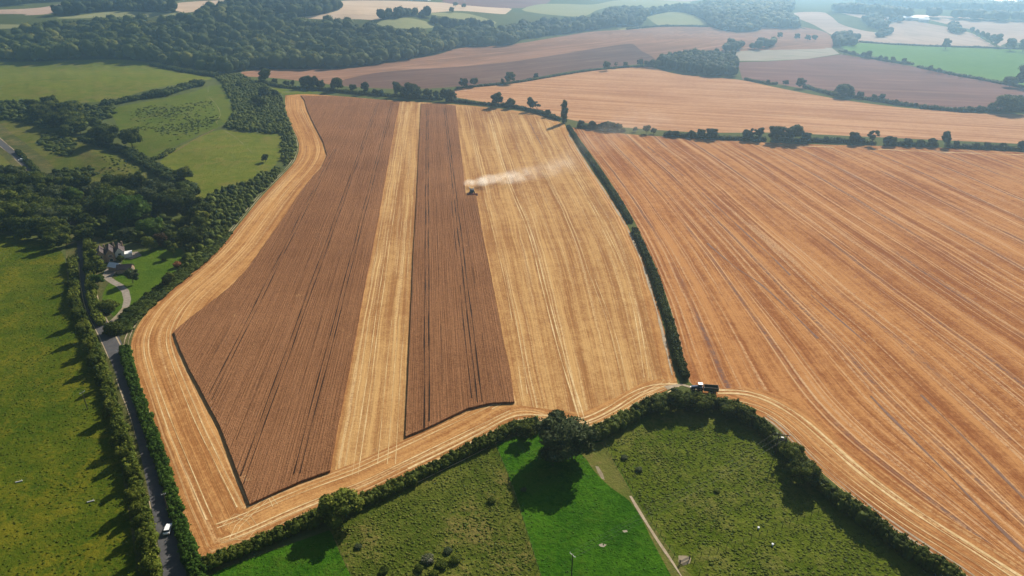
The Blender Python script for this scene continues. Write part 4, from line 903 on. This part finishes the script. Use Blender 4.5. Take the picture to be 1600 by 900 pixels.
# the square copse
X, Y = scatter([(1024, 104), (1034, 97), (1052, 93), (1095, 90), (1142, 92), (1150, 100), (1150, 120), (1110, 119), (1070, 114), (1040, 108)], 9.5)
V, T, tt = wood_trees(X, Y, RNG.uniform(13, 18, len(X)), RNG.uniform(4.5, 7, len(X)), 40)
tag(link('woodland', tri_mesh('woodland', V, T, MT['wood'], tint=tt)), 'square copse of tall trees between far stubble and plough', 'woodland', kind='stuff')
# valley and house surroundings
def cluster(poly, sp_, h0, h1_, mats, label, group, kinds=('round', 'broad', 'round')):
    X, Y = scatter(poly, sp_, .4)
    for x, y in zip(X, Y):
        qx, qy = P(x, y); hh = random.uniform(h0, h1_)
        if 160 < qx < 300 and qy > 338: hh *= .5
        tree_at(x, y, hh, random.choice(kinds), random.choice(mats), label, group, 1.15)
cluster([(50, 172), (80, 170), (130, 175), (142, 205), (120, 212), (75, 200), (52, 188)], 13, 11, 16, ['leaf_dark', 'leaf_mid'], 'bushy tree in the hollow below the smooth hill', 'trees in the hollow below the hill')
tree(166, 228, 21, 'broad', 'leaf_dark', 'huge dark tree in front of the speckled slope'); tree(207, 230, 18, 'broad', 'leaf_dark', 'large black green tree right of the huge one', None, .85)
tree(150, 205, 14, 'round', 'leaf_mid', 'rounded tree behind the huge dark tree'); tree(182, 238, 6.5, 'bush', 'leaf_pale', 'pale rounded bush below the large dark trees', None, 1.1); tree(107, 215, 12, 'round', 'leaf_mid', 'round olive tree at the lower side of the hollow')
tree(239, 149, 7, 'round', 'leaf_dark', 'dark tree standing up from the hedge on the hill', None, 1.2); tree(415, 253, 6.5, 'round', 'leaf_dark', 'lone dark tree in the pasture by the scrub', None, 1.2)
for px, py, h, lb in [(413, 153, 14, 'tall dark tree at the far corner of the scrub bank'), (430, 151, 9, 'smaller dark tree beside the far corner tree'), (400, 163, 9, 'round dark tree on the scrub bank, upper'), (410, 168, 11, 'round dark tree on the scrub bank, lower'), (374, 138, 9, 'olive tree at the top of the scrub bank'), (372, 107, 15, 'tree standing out in front of the dark escarpment wood'), (289, 284, 12, 'upright tree on the edge of the pasture'), (386, 195, 4, 'small bush at the foot of the scrub bank'), (420, 196, 5, 'rounded bush where scrub meets pasture')]: tree(px, py, h, 'round', 'leaf_dark' if px != 289 else 'leaf_mid', lb, None, 1.15)
cluster([(0, 285), (45, 283), (75, 300), (100, 320), (108, 350), (98, 388), (60, 382), (0, 372)], 11, 7, 17, ['leaf_dark', 'leaf_mid', 'leaf_dark', 'leaf_olive'], 'dark tree in the dense wood left of the lane', 'trees of the dense wood left of the lane')
cluster([(75, 292), (110, 296), (160, 300), (200, 296), (228, 292), (238, 318), (235, 340), (215, 372), (170, 378), (155, 362), (162, 340), (132, 330), (125, 322), (100, 312)], 11, 7, 17, ['leaf_dark', 'leaf_mid', 'leaf_dark', 'leaf_olive'], 'dark tree in the wood behind the gabled house', 'trees of the wood behind the house')
cluster([(240, 300), (285, 305), (312, 330), (322, 352), (306, 385), (262, 380), (245, 372), (240, 340)], 11, 7, 17, ['leaf_dark', 'leaf_mid', 'leaf_dark', 'leaf_olive'], 'dark tree in the wood right of the garden', 'trees of the wood right of the garden')
tree(207, 352, 21, 'broad', 'leaf_bright', 'great sunlit green tree rising behind the house', None, .95); tree(240, 372, 14, 'broad', 'leaf_bright', 'broad olive tree right of the great sunlit tree', None, .9)
tree(118, 322, 14, 'round', 'leaf_bright', 'lighter green tree beside the lane above the bend', None, 1.1); tree(125, 340, 10, 'round', 'leaf_mid', 'green tree overhanging the lane bend', None, 1.2)
tree(236, 391, 9, 'round', 'leaf_yellow', 'vivid yellow green tree on the lawn behind the house', None, 1.1); tree(300, 385, 9, 'round', 'leaf_yellow', 'yellowish tree at the right end of the garden', None, .9)
tree(281, 352, 5, 'bush', 'leaf_yellow', 'small golden bush among the dark garden trees'); tree(252, 386, 9, 'round', 'leaf_brown', 'reddish brown tree beside the vivid yellow one')
tree(272, 400, 8, 'open', 'leaf_mid', 'slender garden tree on the lawn', None, 1.2); tree(208, 442, 8.5, 'round', 'leaf_pale', 'grey green tree beside the dark roofed garage'); tree(265, 445, 6.5, 'round', 'leaf_dark', 'dark bushy tree near the field side of the lawn', None, 1.2)
tree(152, 422, 13, 'cone', 'leaf_mid', 'tall dark conifer between lane and house', None, 1.25); tree(154, 446, 6.5, 'round', 'leaf_bright', 'round green tree below the conifer', None, 1.2); tree(145, 392, 6, 'round', 'leaf_yellow', 'small olive tree above the conifer beside the lane', None, 1.2)
tree(170, 486, 6, 'bush', 'leaf_mid', 'large rounded shrub inside the curve of the drive', None, 1.15); tree(178, 520, 5.5, 'bush', 'leaf_dark', 'dark bush at the lane junction', None, 1.1); tree(189, 408, 3.5, 'bush', 'leaf_dark', 'small dark bush in front of the white gable', None, .9)
tree(278, 417, 3.2, 'bush', 'leaf_orange', 'round orange shrub on the garden lawn', None, 1.1); tree(256, 407, 1.8, 'bush', 'leaf_dark', 'tiny dark bush on the lawn'); tree(230, 463, 2.5, 'bush', 'leaf_dark', 'small dark bush by the bramble belt')
tree(133, 369, 9, 'round', 'leaf_mid', 'tree on the right of the lane above the house', None, 1.1); tree(85, 390, 10, 'round', 'leaf_mid', 'rounded tree at the corner of the left pasture', None, 1.25); tree(105, 385, 9, 'round', 'leaf_mid', 'tree tucked beside the lane lay-by')
for px, py, h in [(98, 338, 12), (108, 354, 11), (120, 338, 12), (134, 356, 10), (110, 372, 9), (128, 378, 8), (92, 322, 12), (106, 312, 11)]: tree(px, py, h, 'round', 'leaf_dark', 'dark tree closing over the lane above the bend', 'trees closing over the lane', 1.15)
for px, py, h in [(142, 400, 8), (144, 432, 9), (147, 462, 8), (143, 376, 9)]: tree(px, py, h, 'round', 'leaf_dark', 'dark tree in the garden hedge shading the lane', 'trees in the garden hedge by the lane', .9)
# trees growing out of the lane hedge
for i, (px, py, h) in enumerate([(118, 425, 6.5), (119, 455, 7.5), (124, 480, 8), (134, 507, 10), (141, 530, 9.5), (150, 552, 9), (158, 578, 8.5), (166, 606, 7.5), (182, 655, 8.5), (197, 703, 8), (203, 722, 7.5), (214, 756, 8), (222, 792, 9), (226, 806, 7), (229, 835, 8), (236, 868, 8.5), (244, 905, 9), (252, 950, 9)]):
    tree(px - 8, py, h * .85, random.choice(['round', 'oval', 'round']), random.choice(['leaf_mid', 'leaf_dark', 'leaf_mid']), 'leafy tree growing out of the hedge left of the lane', 'trees in the hedge left of the lane', .85)
tree(887, 714, 15.8, 'broad', 'leaf_olive', 'big grey green tree in the gap of the near hedge', None, 1.05); tree(866, 700, 6, 'bush', 'leaf_dark', 'dark shrub at the left foot of the big hedge tree')
tree(534, 813, 9.6, 'round', 'leaf_mid', 'dark round tree standing in the near hedge', None, 1.4)
tree(822, 684, 6, 'round', 'leaf_dark', 'dark low tree left of the big hedge tree', None, 1.4)
for px, py, h in [(1030, 645, 6.5), (1055, 638, 7.5), (1072, 640, 6.5), (1098, 645, 6.5), (1135, 652, 5.5), (1168, 662, 6)]: tree(px, py, h, 'round', 'leaf_dark', 'dark tree in the hedge below the tractor', 'trees in the hedge below the tractor', 1.4)
tree(1255, 752, 8.5, 'broad', 'leaf_dark', 'large dark tree swelling from the curved hedge', None, 1.05); tree(1236, 722, 7, 'broad', 'leaf_mid', 'olive tree beside the twin pole', None, 1.0)
# shrubs in the paddocks
for px, py, h, m, lb in [(668, 876, 2.4, 'leaf_white', 'whitish flowering bramble clump in the rough paddock'), (690, 884, 2.2, 'leaf_mid', 'green bramble clump right of the white one'), (712, 876, 2.2, 'leaf_mid', 'green bramble clump furthest right in the patch'), (700, 862, 1.6, 'leaf_pale', 'small pale bramble above the patch'), (678, 898, 1.8, 'leaf_mid', 'low bramble at the foot of the patch'), (655, 890, 1.8, 'leaf_dark', 'dark bramble left of the patch'), (768, 784, 1.8, 'leaf_dark', 'dark low bush beside the paddock fence'), (600, 893, 1.8, 'leaf_dark', 'dark round bush low in the rough paddock'), (560, 855, 1.4, 'leaf_pale', 'pale tussock bush near the left fence'), (975, 716, 1.5, 'leaf_pale', 'grey bush close to the long fence'), (998, 735, 1.6, 'leaf_pale', 'larger grey bush below it in the right paddock'), (1120, 768, 1.2, 'leaf_mid', 'low green bush in the middle of the right paddock'), (818, 766, 1.2, 'leaf_pale', 'grey weeds beside the shadow of the big tree')]:
    tree(px, py, h * .62, 'bush', m, lb, None, 2.0)

scrub([(136, 335), (180, 338), (250, 338), (292, 360), (302, 384), (262, 386), (235, 386), (205, 378), (165, 376), (140, 372)], 4.2, 2.0, 5.5, 'dark undergrowth filling the wood edge behind the house', 'leaf_dark')
# ------------------------------------------------------------------ house and outbuildings
def gable_wing(root, x, w, d, eave, ridge, wallmat, y0=0):
    m = MB(); m.prism([(x - w / 2, -.3), (x + w / 2, -.3), (x + w / 2, eave), (x, ridge), (x - w / 2, eave)], y0 - d / 2, y0 + d / 2); wl = m.build('wall', wallmat, root)
    r = MB(); o = .35; t = .18; s_ = (ridge - eave) / (w / 2)
    for sgn in (-1, 1):
        e = x + sgn * (w / 2 + o); ze = eave - o * s_
        pr = [(x, ridge + .03), (e, ze + .03), (e, ze + .03 + t), (x, ridge + t + .03)]
        if sgn < 0: pr = pr[::-1]
        r.prism(pr, y0 - d / 2 - .3, y0 + d / 2 + .3)
    r.build('roof', MT['slate'], root)
    return wl
def window(root, x, y, z, w=1.1, h=1.1):
    f = MB().box((x, y, z), (w + .16, .1, h + .16)).build('window', MT['white'], root)
    MB().box((x, y - .04, z), (w, .08, h)).build('pane', MT['glass'], f)
x, y, z = [float(q[0]) for q in U([176], [404])]
house = empty('house', (x, y, gz_at(x, y)), math.radians(28)); tag(house, 'house with three steep parallel gables, slate roofs and a white extension', 'house')
gable_wing(house, -5.2, 4.6, 9.5, 4.6, 7.4, MT['brick']); gable_wing(house, -.4, 4.6, 10.3, 4.6, 7.6, MT['brick'], -.2); gable_wing(house, 4.4, 4.6, 9.5, 4.6, 7.4, MT['render_wall'])
for wx, wy in ((-5.2, -4.78), (-.4, -5.38), (4.4, -4.78)):
    window(house, wx, wy, 3.6, 1.7, 1.2); window(house, wx, wy, 1.2, 1.7, 1.4)
for cx, cy in ((-2.8, 2.5), (2.0, 3.0), (6.2, 3.2)):
    c = MB().box((cx, cy, 6.9), (.8, .8, 3.0)).build('chimney', MT['brick'], house); MB().tube((cx, cy, 8.4), (cx, cy, 8.9), .16, .13).build('chimney_pot', MT['timber'], c)
MB().box((8.6, -1.5, 1.3), (3.6, 4.5, 2.9)).build('extension', MT['render_wall'], house); MB().box((8.65, -1.5, 2.86), (3.9, 4.8, .2)).build('extension_roof', MT['white'], house)
def outbuilding(px, py, w, d, eave, ridge, rz, wm, rm, label, name='garage', cat='garage'):
    x, y, z = [float(q[0]) for q in U([px], [py])]; r = empty(name, (x, y, gz_at(x, y)), math.radians(rz)); tag(r, label, cat)
    m = MB(); m.prism([(-w / 2, -.3), (w / 2, -.3), (w / 2, eave), (0, ridge), (-w / 2, eave)], -d / 2, d / 2); m.build('wall', wm, r)
    q = MB(); s_ = (ridge - eave) / (w / 2); o = .3
    for sg in (-1, 1):
        pr = [(0, ridge + .03), (sg * (w / 2 + o), eave - o * s_ + .03), (sg * (w / 2 + o), eave - o * s_ + .2), (0, ridge + .2)]
        q.prism(pr if sg > 0 else pr[::-1], -d / 2 - .3, d / 2 + .3)
    q.build('roof', rm, r); MB().box((0, -d / 2 - .03, 1.05), (min(2.2, w * .6), .06, 2.1)).build('door', MT['timber'], r)
    return r
outbuilding(197, 424, 5.5, 7.5, 2.3, 4.2, 100, MT['brick'], MT['slate'], 'dark roofed garage at the end of the drive'); outbuilding(181, 421, 4.0, 6.0, 2.3, 4.0, 75, MT['brick'], MT['shed'], 'small pale roofed outbuilding between garage and conifer', 'outbuilding', 'outbuilding')
x, y, z = [float(q[0]) for q in U([150], [353])]
pool = empty('swimming_pool', (x, y, gz_at(x, y) + .1), .3); tag(pool, 'small bright blue covered pool in a gap of the dark trees', 'pool')
MB().box((0, 0, .1), (5, 7.5, .4)).build('pool_surround', MT['timber'], pool); MB().box((0, 0, .35), (3.6, 6, .14)).build('pool_cover', MT['poolblue'], pool)
# distant farm and sheds
for px, py, w_, d_, rz, lb in [(1426, 31, 18, 50, 80, 'long pale farm shed on the skyline field, leftmost'), (1436, 30, 22, 40, 70, 'wide white farm shed in the middle of the distant farm'), (1443, 34, 14, 24, 60, 'small pale barn at the right of the distant farm'), (1392, 33, 12, 26, 85, 'tiny barn left of the distant farm'), (1520, 25, 24, 60, 85, 'pale building beyond the far tree belt, left one'), (1558, 26, 20, 50, 85, 'pale building beyond the far tree belt, right one'), (1550, 5, 60, 150, 80, 'large white warehouse near the horizon, left'), (1572, 8, 60, 170, 85, 'large white warehouse near the horizon, middle'), (1592, 11, 50, 140, 85, 'large white warehouse near the horizon, right'), (1565, 2, 50, 130, 80, 'farthest pale warehouse near the horizon'), (655, 1, 30, 60, 80, 'tiny pale shed behind the ridge trees')]:
    outbuilding(px, py, w_, d_, 6, 9 if w_ < 40 else 12, rz, MT['shed'], MT['shed'], lb, 'farm_shed', 'shed')

# ------------------------------------------------------------------ fences, poles, gate
def fence(pts, label, post=2.6, hh=1.15):
    q = smooth(pts, step=7); xy = Uxy(q); seg = np.linalg.norm(np.diff(xy, axis=0), axis=1); cum = np.concatenate([[0], np.cumsum(seg)])
    n = int(cum[-1] / post); s_ = np.linspace(0, cum[-1], n); X = np.interp(s_, cum, xy[:, 0]); Y = np.interp(s_, cum, xy[:, 1])
    r = empty('wire_fence', (X[0], Y[0], gz_at(X[0], Y[0]))); tag(r, label, 'fence')
    pm = MB().tube((0, 0, -.2), (0, 0, hh + .1), .09, .08, 6); me = bpy.data.meshes.new('post'); me.from_pydata(pm.v, [], pm.f); me.materials.append(MT['fence_wood'])
    Zg = [gz_at(a, b) for a, b in zip(X, Y)]
    for a, b, c in zip(X, Y, Zg):
        o = link('post', me, r); o.location = (a - X[0], b - Y[0], c - Zg[0])
    for hz in (.45, .8, 1.12):
        m = MB()
        for i in range(n - 1): m.tube((X[i] - X[0], Y[i] - Y[0], Zg[i] - Zg[0] + hz), (X[i + 1] - X[0], Y[i + 1] - Y[0], Zg[i + 1] - Zg[0] + hz), .02 if hz > 1 else .01, None, 4)
        m.build('rail' if hz > 1 else 'wire', MT['fence_wood'], r)
fence([(774, 697), (795, 748), (815, 806), (845, 902), (862, 955)], 'fence between the rough paddock and the bright green one')
fence([(516, 830), (531, 862), (549, 902), (575, 960)], 'short fence at the left end of the rough paddock')
fence([(941, 688), (972, 738), (1010, 798), (1040, 846), (1061, 880)], 'long straight fence beside the dry grass strip')
fence([(1082, 872), (1140, 853), (1200, 832), (1250, 812), (1290, 796)], 'fence crossing the right paddock below the twin pole')
fence([(1085, 880), (1105, 912), (1140, 970)], 'short fence running down from the trodden gateway')
x, y, z = [float(q[0]) for q in U([1070], [877])]; g = empty('field_gate', (x, y, gz_at(x, y)), .5); tag(g, 'dark field gate on the trodden patch where the fences meet', 'gate')
for zz in (.3, .55, .8, 1.05): MB().box((0, 0, zz), (3.2, .06, .1)).build('rail', MT['timber'], g)
for xx in (-1.7, 1.7): MB().box((xx, 0, .6), (.2, .2, 1.5)).build('gate_post', MT['pole_wood'], g)
def pole(px, py, h, label, rz=.4, arm=2.2):
    x, y, z = [float(q[0]) for q in U([px], [py])]; r = empty('utility_pole', (x, y, gz_at(x, y)), rz); tag(r, label, 'utility pole')
    MB().tube((0, 0, -.4), (0, 0, h), .16, .11, 8).build('pole', MT['pole_wood'], r)
    if arm:
        MB().box((0, 0, h - .35), (arm, .14, .16)).build('crossarm', MT['greymetal'], r)
        for q in (-.45, 0, .45): MB().tube((q * arm, 0, h - .27), (q * arm, 0, h + .05), .07, .05, 6).build('insulator', MT['white'], r)
    return r
pole(893, 900, 8, 'wooden pole with pale crossarm in the bright green paddock', -.9); pole(137, 640, 8, 'wooden pole at the edge of the left pasture by the hedge', 1.2); pole(264, 803, 8, 'wooden pole in the hedge right of the lane near the car', .4, 1.2)
x, y, z = [float(q[0]) for q in U([1217], [712])]; hp_ = empty('twin_pole', (x, y, gz_at(x, y)), -.25); tag(hp_, 'twin wooden electricity pole with crossbar in the curved hedge', 'utility pole')
for xx in (-1.3, 1.3): MB().tube((xx, 0, -.4), (xx, 0, 9), .18, .13, 8).build('pole', MT['pole_wood'], hp_)
MB().box((0, 0, 8.6), (4.4, .18, .2)).build('crossarm', MT['pole_wood'], hp_); MB().box((0, 0, 6.4), (3.0, .12, .14)).build('brace', MT['pole_wood'], hp_); MB().box((0, .3, 6.9), (.9, .7, 1.1)).build('transformer', MT['darkmetal'], hp_)
for xx in (-2, 0, 2): MB().tube((xx, 0, 8.7), (xx, 0, 9.15), .08, .05, 6).build('insulator', MT['white'], hp_)
pA = Vector((x, y, gz_at(x, y) + 9.1)); x2, y2, z2 = [float(q[0]) for q in U([893], [900])]; pB = Vector((x2, y2, gz_at(x2, y2) + 8.0))
wr = empty('power_line', pA); tag(wr, 'three sagging overhead wires from the twin pole to the paddock pole', 'power line')
for k in (-1, 0, 1):
    m = MB(); prev = None; side = Vector((-(pB - pA).y, (pB - pA).x, 0)).normalized() * k * 1.0
    for i in range(25):
        t = i / 24; p = (pB - pA) * t + side * (2.0 - t) + Vector((0, 0, -4 * 1.4 * t * (1 - t)))
        if prev is not None: m.tube(prev, p, .014, None, 4)
        prev = p
    m.build('wire', MT['darkmetal'], wr)

# ------------------------------------------------------------------ vehicles
def wheel(root, x, y, r, w, name='wheel', z=None):
    z = r if z is None else z
    t = MB().tube((x - w / 2, y, z), (x + w / 2, y, z), r, None, 18).build(name, MT['rubber'], root, .04); MB().tube((x - w / 2 - .02, y, z), (x + w / 2 + .02, y, z), r * .5, None, 12).build('rim', MT['greymetal'], t)
def car(px, py, rz, label):
    x, y, z = [float(q[0]) for q in U([px], [py])]; r = empty('car', (x, y, gz_at(x, y) + .02), rz); tag(r, label, 'car')
    MB().prismx([(-2.1, .35), (2.15, .35), (2.2, .72), (1.2, .92), (-1.9, .95), (-2.15, .8)], -.88, .88).build('body', MT['white'], r, .08)
    c = MB(); c.prismx([(-1.75, .93), (1.0, .93), (.35, 1.42), (-1.35, 1.42)], -.76, .76); c.build('windows', MT['glass'], r)
    MB().box((0, -.5, 1.45), (1.4, 1.75, .07)).build('roof', MT['white'], r, .03)
    MB().prismx([(.33, 1.43), (1.02, .92), (1.06, .95), (.36, 1.47)], -.74, -.62).build('windscreen_pillar', MT['white'], r); MB().prismx([(.33, 1.43), (1.02, .92), (1.06, .95), (.36, 1.47)], .62, .74).build('windscreen_pillar', MT['white'], r)
    for a in (-.8, .8):
        for b in (-1.3, 1.35): wheel(r, a, b, .32, .2)
        MB().box((a * .8, 2.18, .68), (.35, .08, .16)).build('headlight', MT['glass'], r); MB().box((a * .85, -2.1, .75), (.25, .08, .16)).build('tail_light', MT['redmetal'], r)
    return r
car(263, 829, math.radians(12), 'white car driving along the near lane below the hedge gap'); car(33, 251, math.radians(128), 'tiny white car on the far lane at the left edge')
# tractor and grain trailer at the gap
x, y, z = [float(q[0]) for q in U([1091], [609])]
tr = empty('tractor', (x, y, gz_at(x, y)), math.radians(83)); tag(tr, 'blue tractor with a white cab roof waiting in the hedge gap', 'tractor')
MB().prismx([(.2, .9), (2.7, .85), (2.75, 1.55), (.2, 1.95)], -.45, .45).build('bonnet', MT['blue'], tr, .08); MB().box((0, 1.2, .75), (.6, 4.0, .5)).build('chassis', MT['darkmetal'], tr)
MB().box((0, -.55, 1.95), (1.5, 1.5, 1.5), taper=(.92, .9)).build('cab', MT['glass'], tr); MB().box((0, -.55, 2.82), (1.75, 1.8, .26)).build('cab_roof', MT['white'], tr, .08)
for a in (-.98, .98):
    wheel(tr, a, -.7, .95, .55, 'rear_wheel'); wheel(tr, a * .9, 2.0, .65, .42, 'front_wheel'); MB().box((a, -.7, 1.98), (.6, 1.5, .08)).build('mudguard', MT['blue'], tr)
for sx in (-.72, .72):
    for sy in (-1.25, .15): MB().box((sx, sy, 1.95), (.07, .07, 1.5)).build('cab_pillar', MT['darkmetal'], tr)
MB().tube((.5, .9, 1.8), (.5, .9, 2.9), .06).build('exhaust', MT['darkmetal'], tr); MB().box((0, 2.95, .9), (.9, .4, .6)).build('front_weight', MT['greymetal'], tr, .05)
x, y, z = [float(q[0]) for q in U([1110], [613])]
tl_ = empty('grain_trailer', (x, y, gz_at(x, y)), math.radians(83)); tag(tl_, 'dark high sided grain trailer hitched behind the blue tractor', 'trailer')
t = .08; L, W_, Hh = 5.5, 2.4, 1.5
MB().box((0, 0, 1.15), (W_, L, .12)).build('floor_panel', MT['green_paint'], tl_)
for sx in (-1, 1): MB().box((sx * (W_ / 2 - t / 2), 0, 1.22 + Hh / 2), (t, L, Hh)).build('side_panel', MT['green_paint'], tl_); MB().box((sx * (W_ / 2 - t / 2), 0, 1.26 + Hh), (.14, L + .1, .1)).build('top_rim', MT['timber'], tl_)
for sy in (-1, 1): MB().box((0, sy * (L / 2 - t / 2), 1.22 + Hh / 2), (W_ - .17, t, Hh)).build('end_panel', MT['green_paint'], tl_); MB().box((0, sy * (L / 2 - t / 2), 1.26 + Hh), (W_ - .2, .14, .1)).build('top_rim', MT['timber'], tl_)
MB().box((0, L / 2 + .9, .8), (.3, 1.9, .16)).build('drawbar', MT['darkmetal'], tl_); MB().box((0, 0, .85), (1.0, L * .9, .35)).build('chassis', MT['darkmetal'], tl_)
for a in (-1.0, 1.0):
    for b in (-1.4, -.1): wheel(tl_, a, b, .55, .4)
# combine harvester coming down the edge of the wheat
x, y, z = [float(q[0]) for q in U([737.5], [302])]
cb = empty('combine_harvester', (x, y, gz_at(x, y)), math.atan2(-d_vp[0], d_vp[1]) + math.pi); tag(cb, 'combine harvester cutting the wheat edge and trailing dust', 'combine harvester')
MB().prismx([(-4.2, 1.3), (2.0, 1.2), (2.3, 1.9), (1.9, 3.1), (-3.2, 3.3), (-4.4, 2.6)], -1.45, 1.45).build('body', MT['darkmetal'], cb, .08)  # machine is backlit; its shade is put into the dark paint
MB().prismx([(-2.4, 3.3), (1.0, 3.2), (1.3, 3.9), (-2.7, 4.0)], -1.4, 1.4).build('grain_tank', MT['greymetal'], cb, .05); MB().box((0, -.7, 3.98), (2.4, 3.2, .1)).build('grain_load', MT['grain'], cb)
MB().prismx([(1.9, 1.7), (3.5, 1.7), (3.8, 2.4), (3.4, 3.5), (1.9, 3.5)], -.95, .95).build('cab', MT['glass'], cb, .05); MB().box((0, 2.7, 3.6), (2.1, 2.0, .2)).build('cab_roof', MT['darkmetal'], cb, .05)
for sx in (-.93, .93): MB().box((sx, 2.0, 2.6), (.1, .1, 1.8)).build('cab_pillar', MT['greymetal'], cb)
MB().prismx([(2.6, .5), (4.6, .3), (4.6, 1.0), (2.6, 1.5)], -.75, .75).build('feeder_house', MT['darkmetal'], cb)
MB().prismx([(4.5, .2), (6.2, .12), (6.2, .22), (5.3, .35), (4.65, 1.35), (4.5, 1.35)], -3.7, 3.7).build('header', MT['darkmetal'], cb)
for sx in (-3.72, 3.72): MB().prismx([(4.4, .15), (6.5, .1), (6.3, .5), (4.8, 1.45), (4.4, 1.4)], sx - .06, sx + .06).build('header_divider', MT['redmetal'], cb)
rl = MB(); rl.tube((-3.6, 5.6, 1.15), (3.6, 5.6, 1.15), .1, None, 8)
for i in range(6):
    a = i * math.pi / 3; rl.box((0, 5.6 + .5 * math.cos(a), 1.15 + .5 * math.sin(a)), (7.2, .08, .08))
rl.build('reel', MT['redmetal'], cb)
for a in (-1.6, 1.6): wheel(cb, a, 1.6, .95, .75, 'front_wheel'); wheel(cb, a * .8, -3.0, .6, .45, 'rear_wheel')
MB().tube((1.5, 1.0, 3.4), (1.6, -4.6, 3.5), .17, None, 8).build('unloading_auger', MT['greymetal'], cb); MB().box((0, -4.5, 1.7), (1.8, .8, 1.2)).build('straw_chopper', MT['darkmetal'], cb)
# small pale things in the pastures
for px, py, lb in [(1207, 852, 'white feed tub low in the right paddock'), (1185, 826, 'white feed tub just above the cross fence')]:
    x, y, z = [float(q[0]) for q in U([px], [py])]; r = empty('feed_tub', (x, y, gz_at(x, y))); tag(r, lb, 'tub'); MB().tube((0, 0, 0), (0, 0, .55), .26, .3, 12).build('tub_body', MT['white'], r); MB().tube((0, 0, .5), (0, 0, .6), .33, .33, 12).build('tub_rim', MT['shed'], r)
for px, py, lb in [(142, 784, 'bleached log lying in the left pasture, nearer the hedge'), (30, 753, 'bleached log lying far out in the left pasture')]:
    x, y, z = [float(q[0]) for q in U([px], [py])]; r = empty('log', (x, y, gz_at(x, y) + .15), .4); tag(r, lb, 'log'); MB().tube((-1, 0, 0), (1, 0, .05), .22, .15, 9).build('stem', MT['render_wall'], r); MB().tube((.3, 0, 0), (.8, .5, .3), .09, .04, 6).build('branch_stub', MT['render_wall'], r)

# ------------------------------------------------------------------ dust behind the combine
wp = Uxy(smooth([(737, 293), (760, 290), (800, 284), (845, 275), (885, 261), (925, 240), (975, 214), (1010, 200)], step=4))
d0 = gz_at(*wp[0]); dr = empty('dust_cloud', (wp[0][0], wp[0][1], d0)); tag(dr, 'pale dust plume drifting right from the combine harvester', 'dust', kind='stuff')
PV, PT = ICO[3]; pm_ = bpy.data.meshes.new('puff'); pm_.from_pydata(PV.tolist(), [], PT.tolist())
random.seed(21); DL = np.concatenate([[0], np.cumsum(np.linalg.norm(np.diff(wp, axis=0), axis=1))])
for i, t in enumerate([0, .025, .055, .09, .13, .18, .24, .31, .40, .52, .66, .82, .98]):
    X_ = float(np.interp(t * DL[-1], DL, wp[:, 0])) + random.uniform(-2, 2); Y_ = float(np.interp(t * DL[-1], DL, wp[:, 1])) - 1 + random.uniform(-2, 5) * (1 + 4 * t)
    rx = 6 + 44 * t ** .8; ry = 8 + 52 * t ** .75; rz = 3.0 + 9 * t
    k = NM('dust'); k.n.remove(k.b); pos = k.pos(); tc = k.n.new('ShaderNodeTexCoord')
    ln = k.n.new('ShaderNodeVectorMath'); ln.operation = 'LENGTH'; k.l.new(tc.outputs['Object'], ln.inputs[0])
    vol = k.n.new('ShaderNodeVolumePrincipled'); vol.inputs['Color'].default_value = (1.0, .94, .84, 1); vol.inputs['Anisotropy'].default_value = .4
    w1 = k.noise(pos, .07 if t > .2 else .16, 5, .7)
    k.l.new(k.mul(k.mul(k.rng(w1, .38, .68), k.rng(ln.outputs['Value'], 1.0, .15)), .34 * math.exp(-t * 12) + .0035), vol.inputs['Density'])
    k.l.new(vol.outputs[0], k.out.inputs['Volume'])
    me = pm_.copy(); me.name = 'puff'; me.materials.append(k.m); o = link('puff', me, dr); o['kind'] = 'stuff'; o.scale = (rx, ry, rz)
    o.location = (X_ - wp[0][0], Y_ - wp[0][1], gz_at(X_, Y_) - d0 + rz * .75 + .8)

# ------------------------------------------------------------------ haze
hz = NM('haze'); hz.n.remove(hz.b); vp_ = hz.n.new('ShaderNodeVolumePrincipled')
vp_.inputs['Color'].default_value = (.44, .72, 1.0, 1); vp_.inputs['Density'].default_value = HAZE_DENSITY; vp_.inputs['Anisotropy'].default_value = .78
hz.l.new(vp_.outputs[0], hz.out.inputs['Volume'])
zlo = float(GV[:, 2].min()) - 1.0; R_ = 27000
ho = MB().box((0, 12000, (zlo + 172) / 2), (2 * R_ * 1.9, 2 * R_, 172 - zlo)).build('haze', hz.m); tag(ho, 'thin blue summer haze over the whole landscape', 'haze', kind='stuff')
print('trees', NTREE)
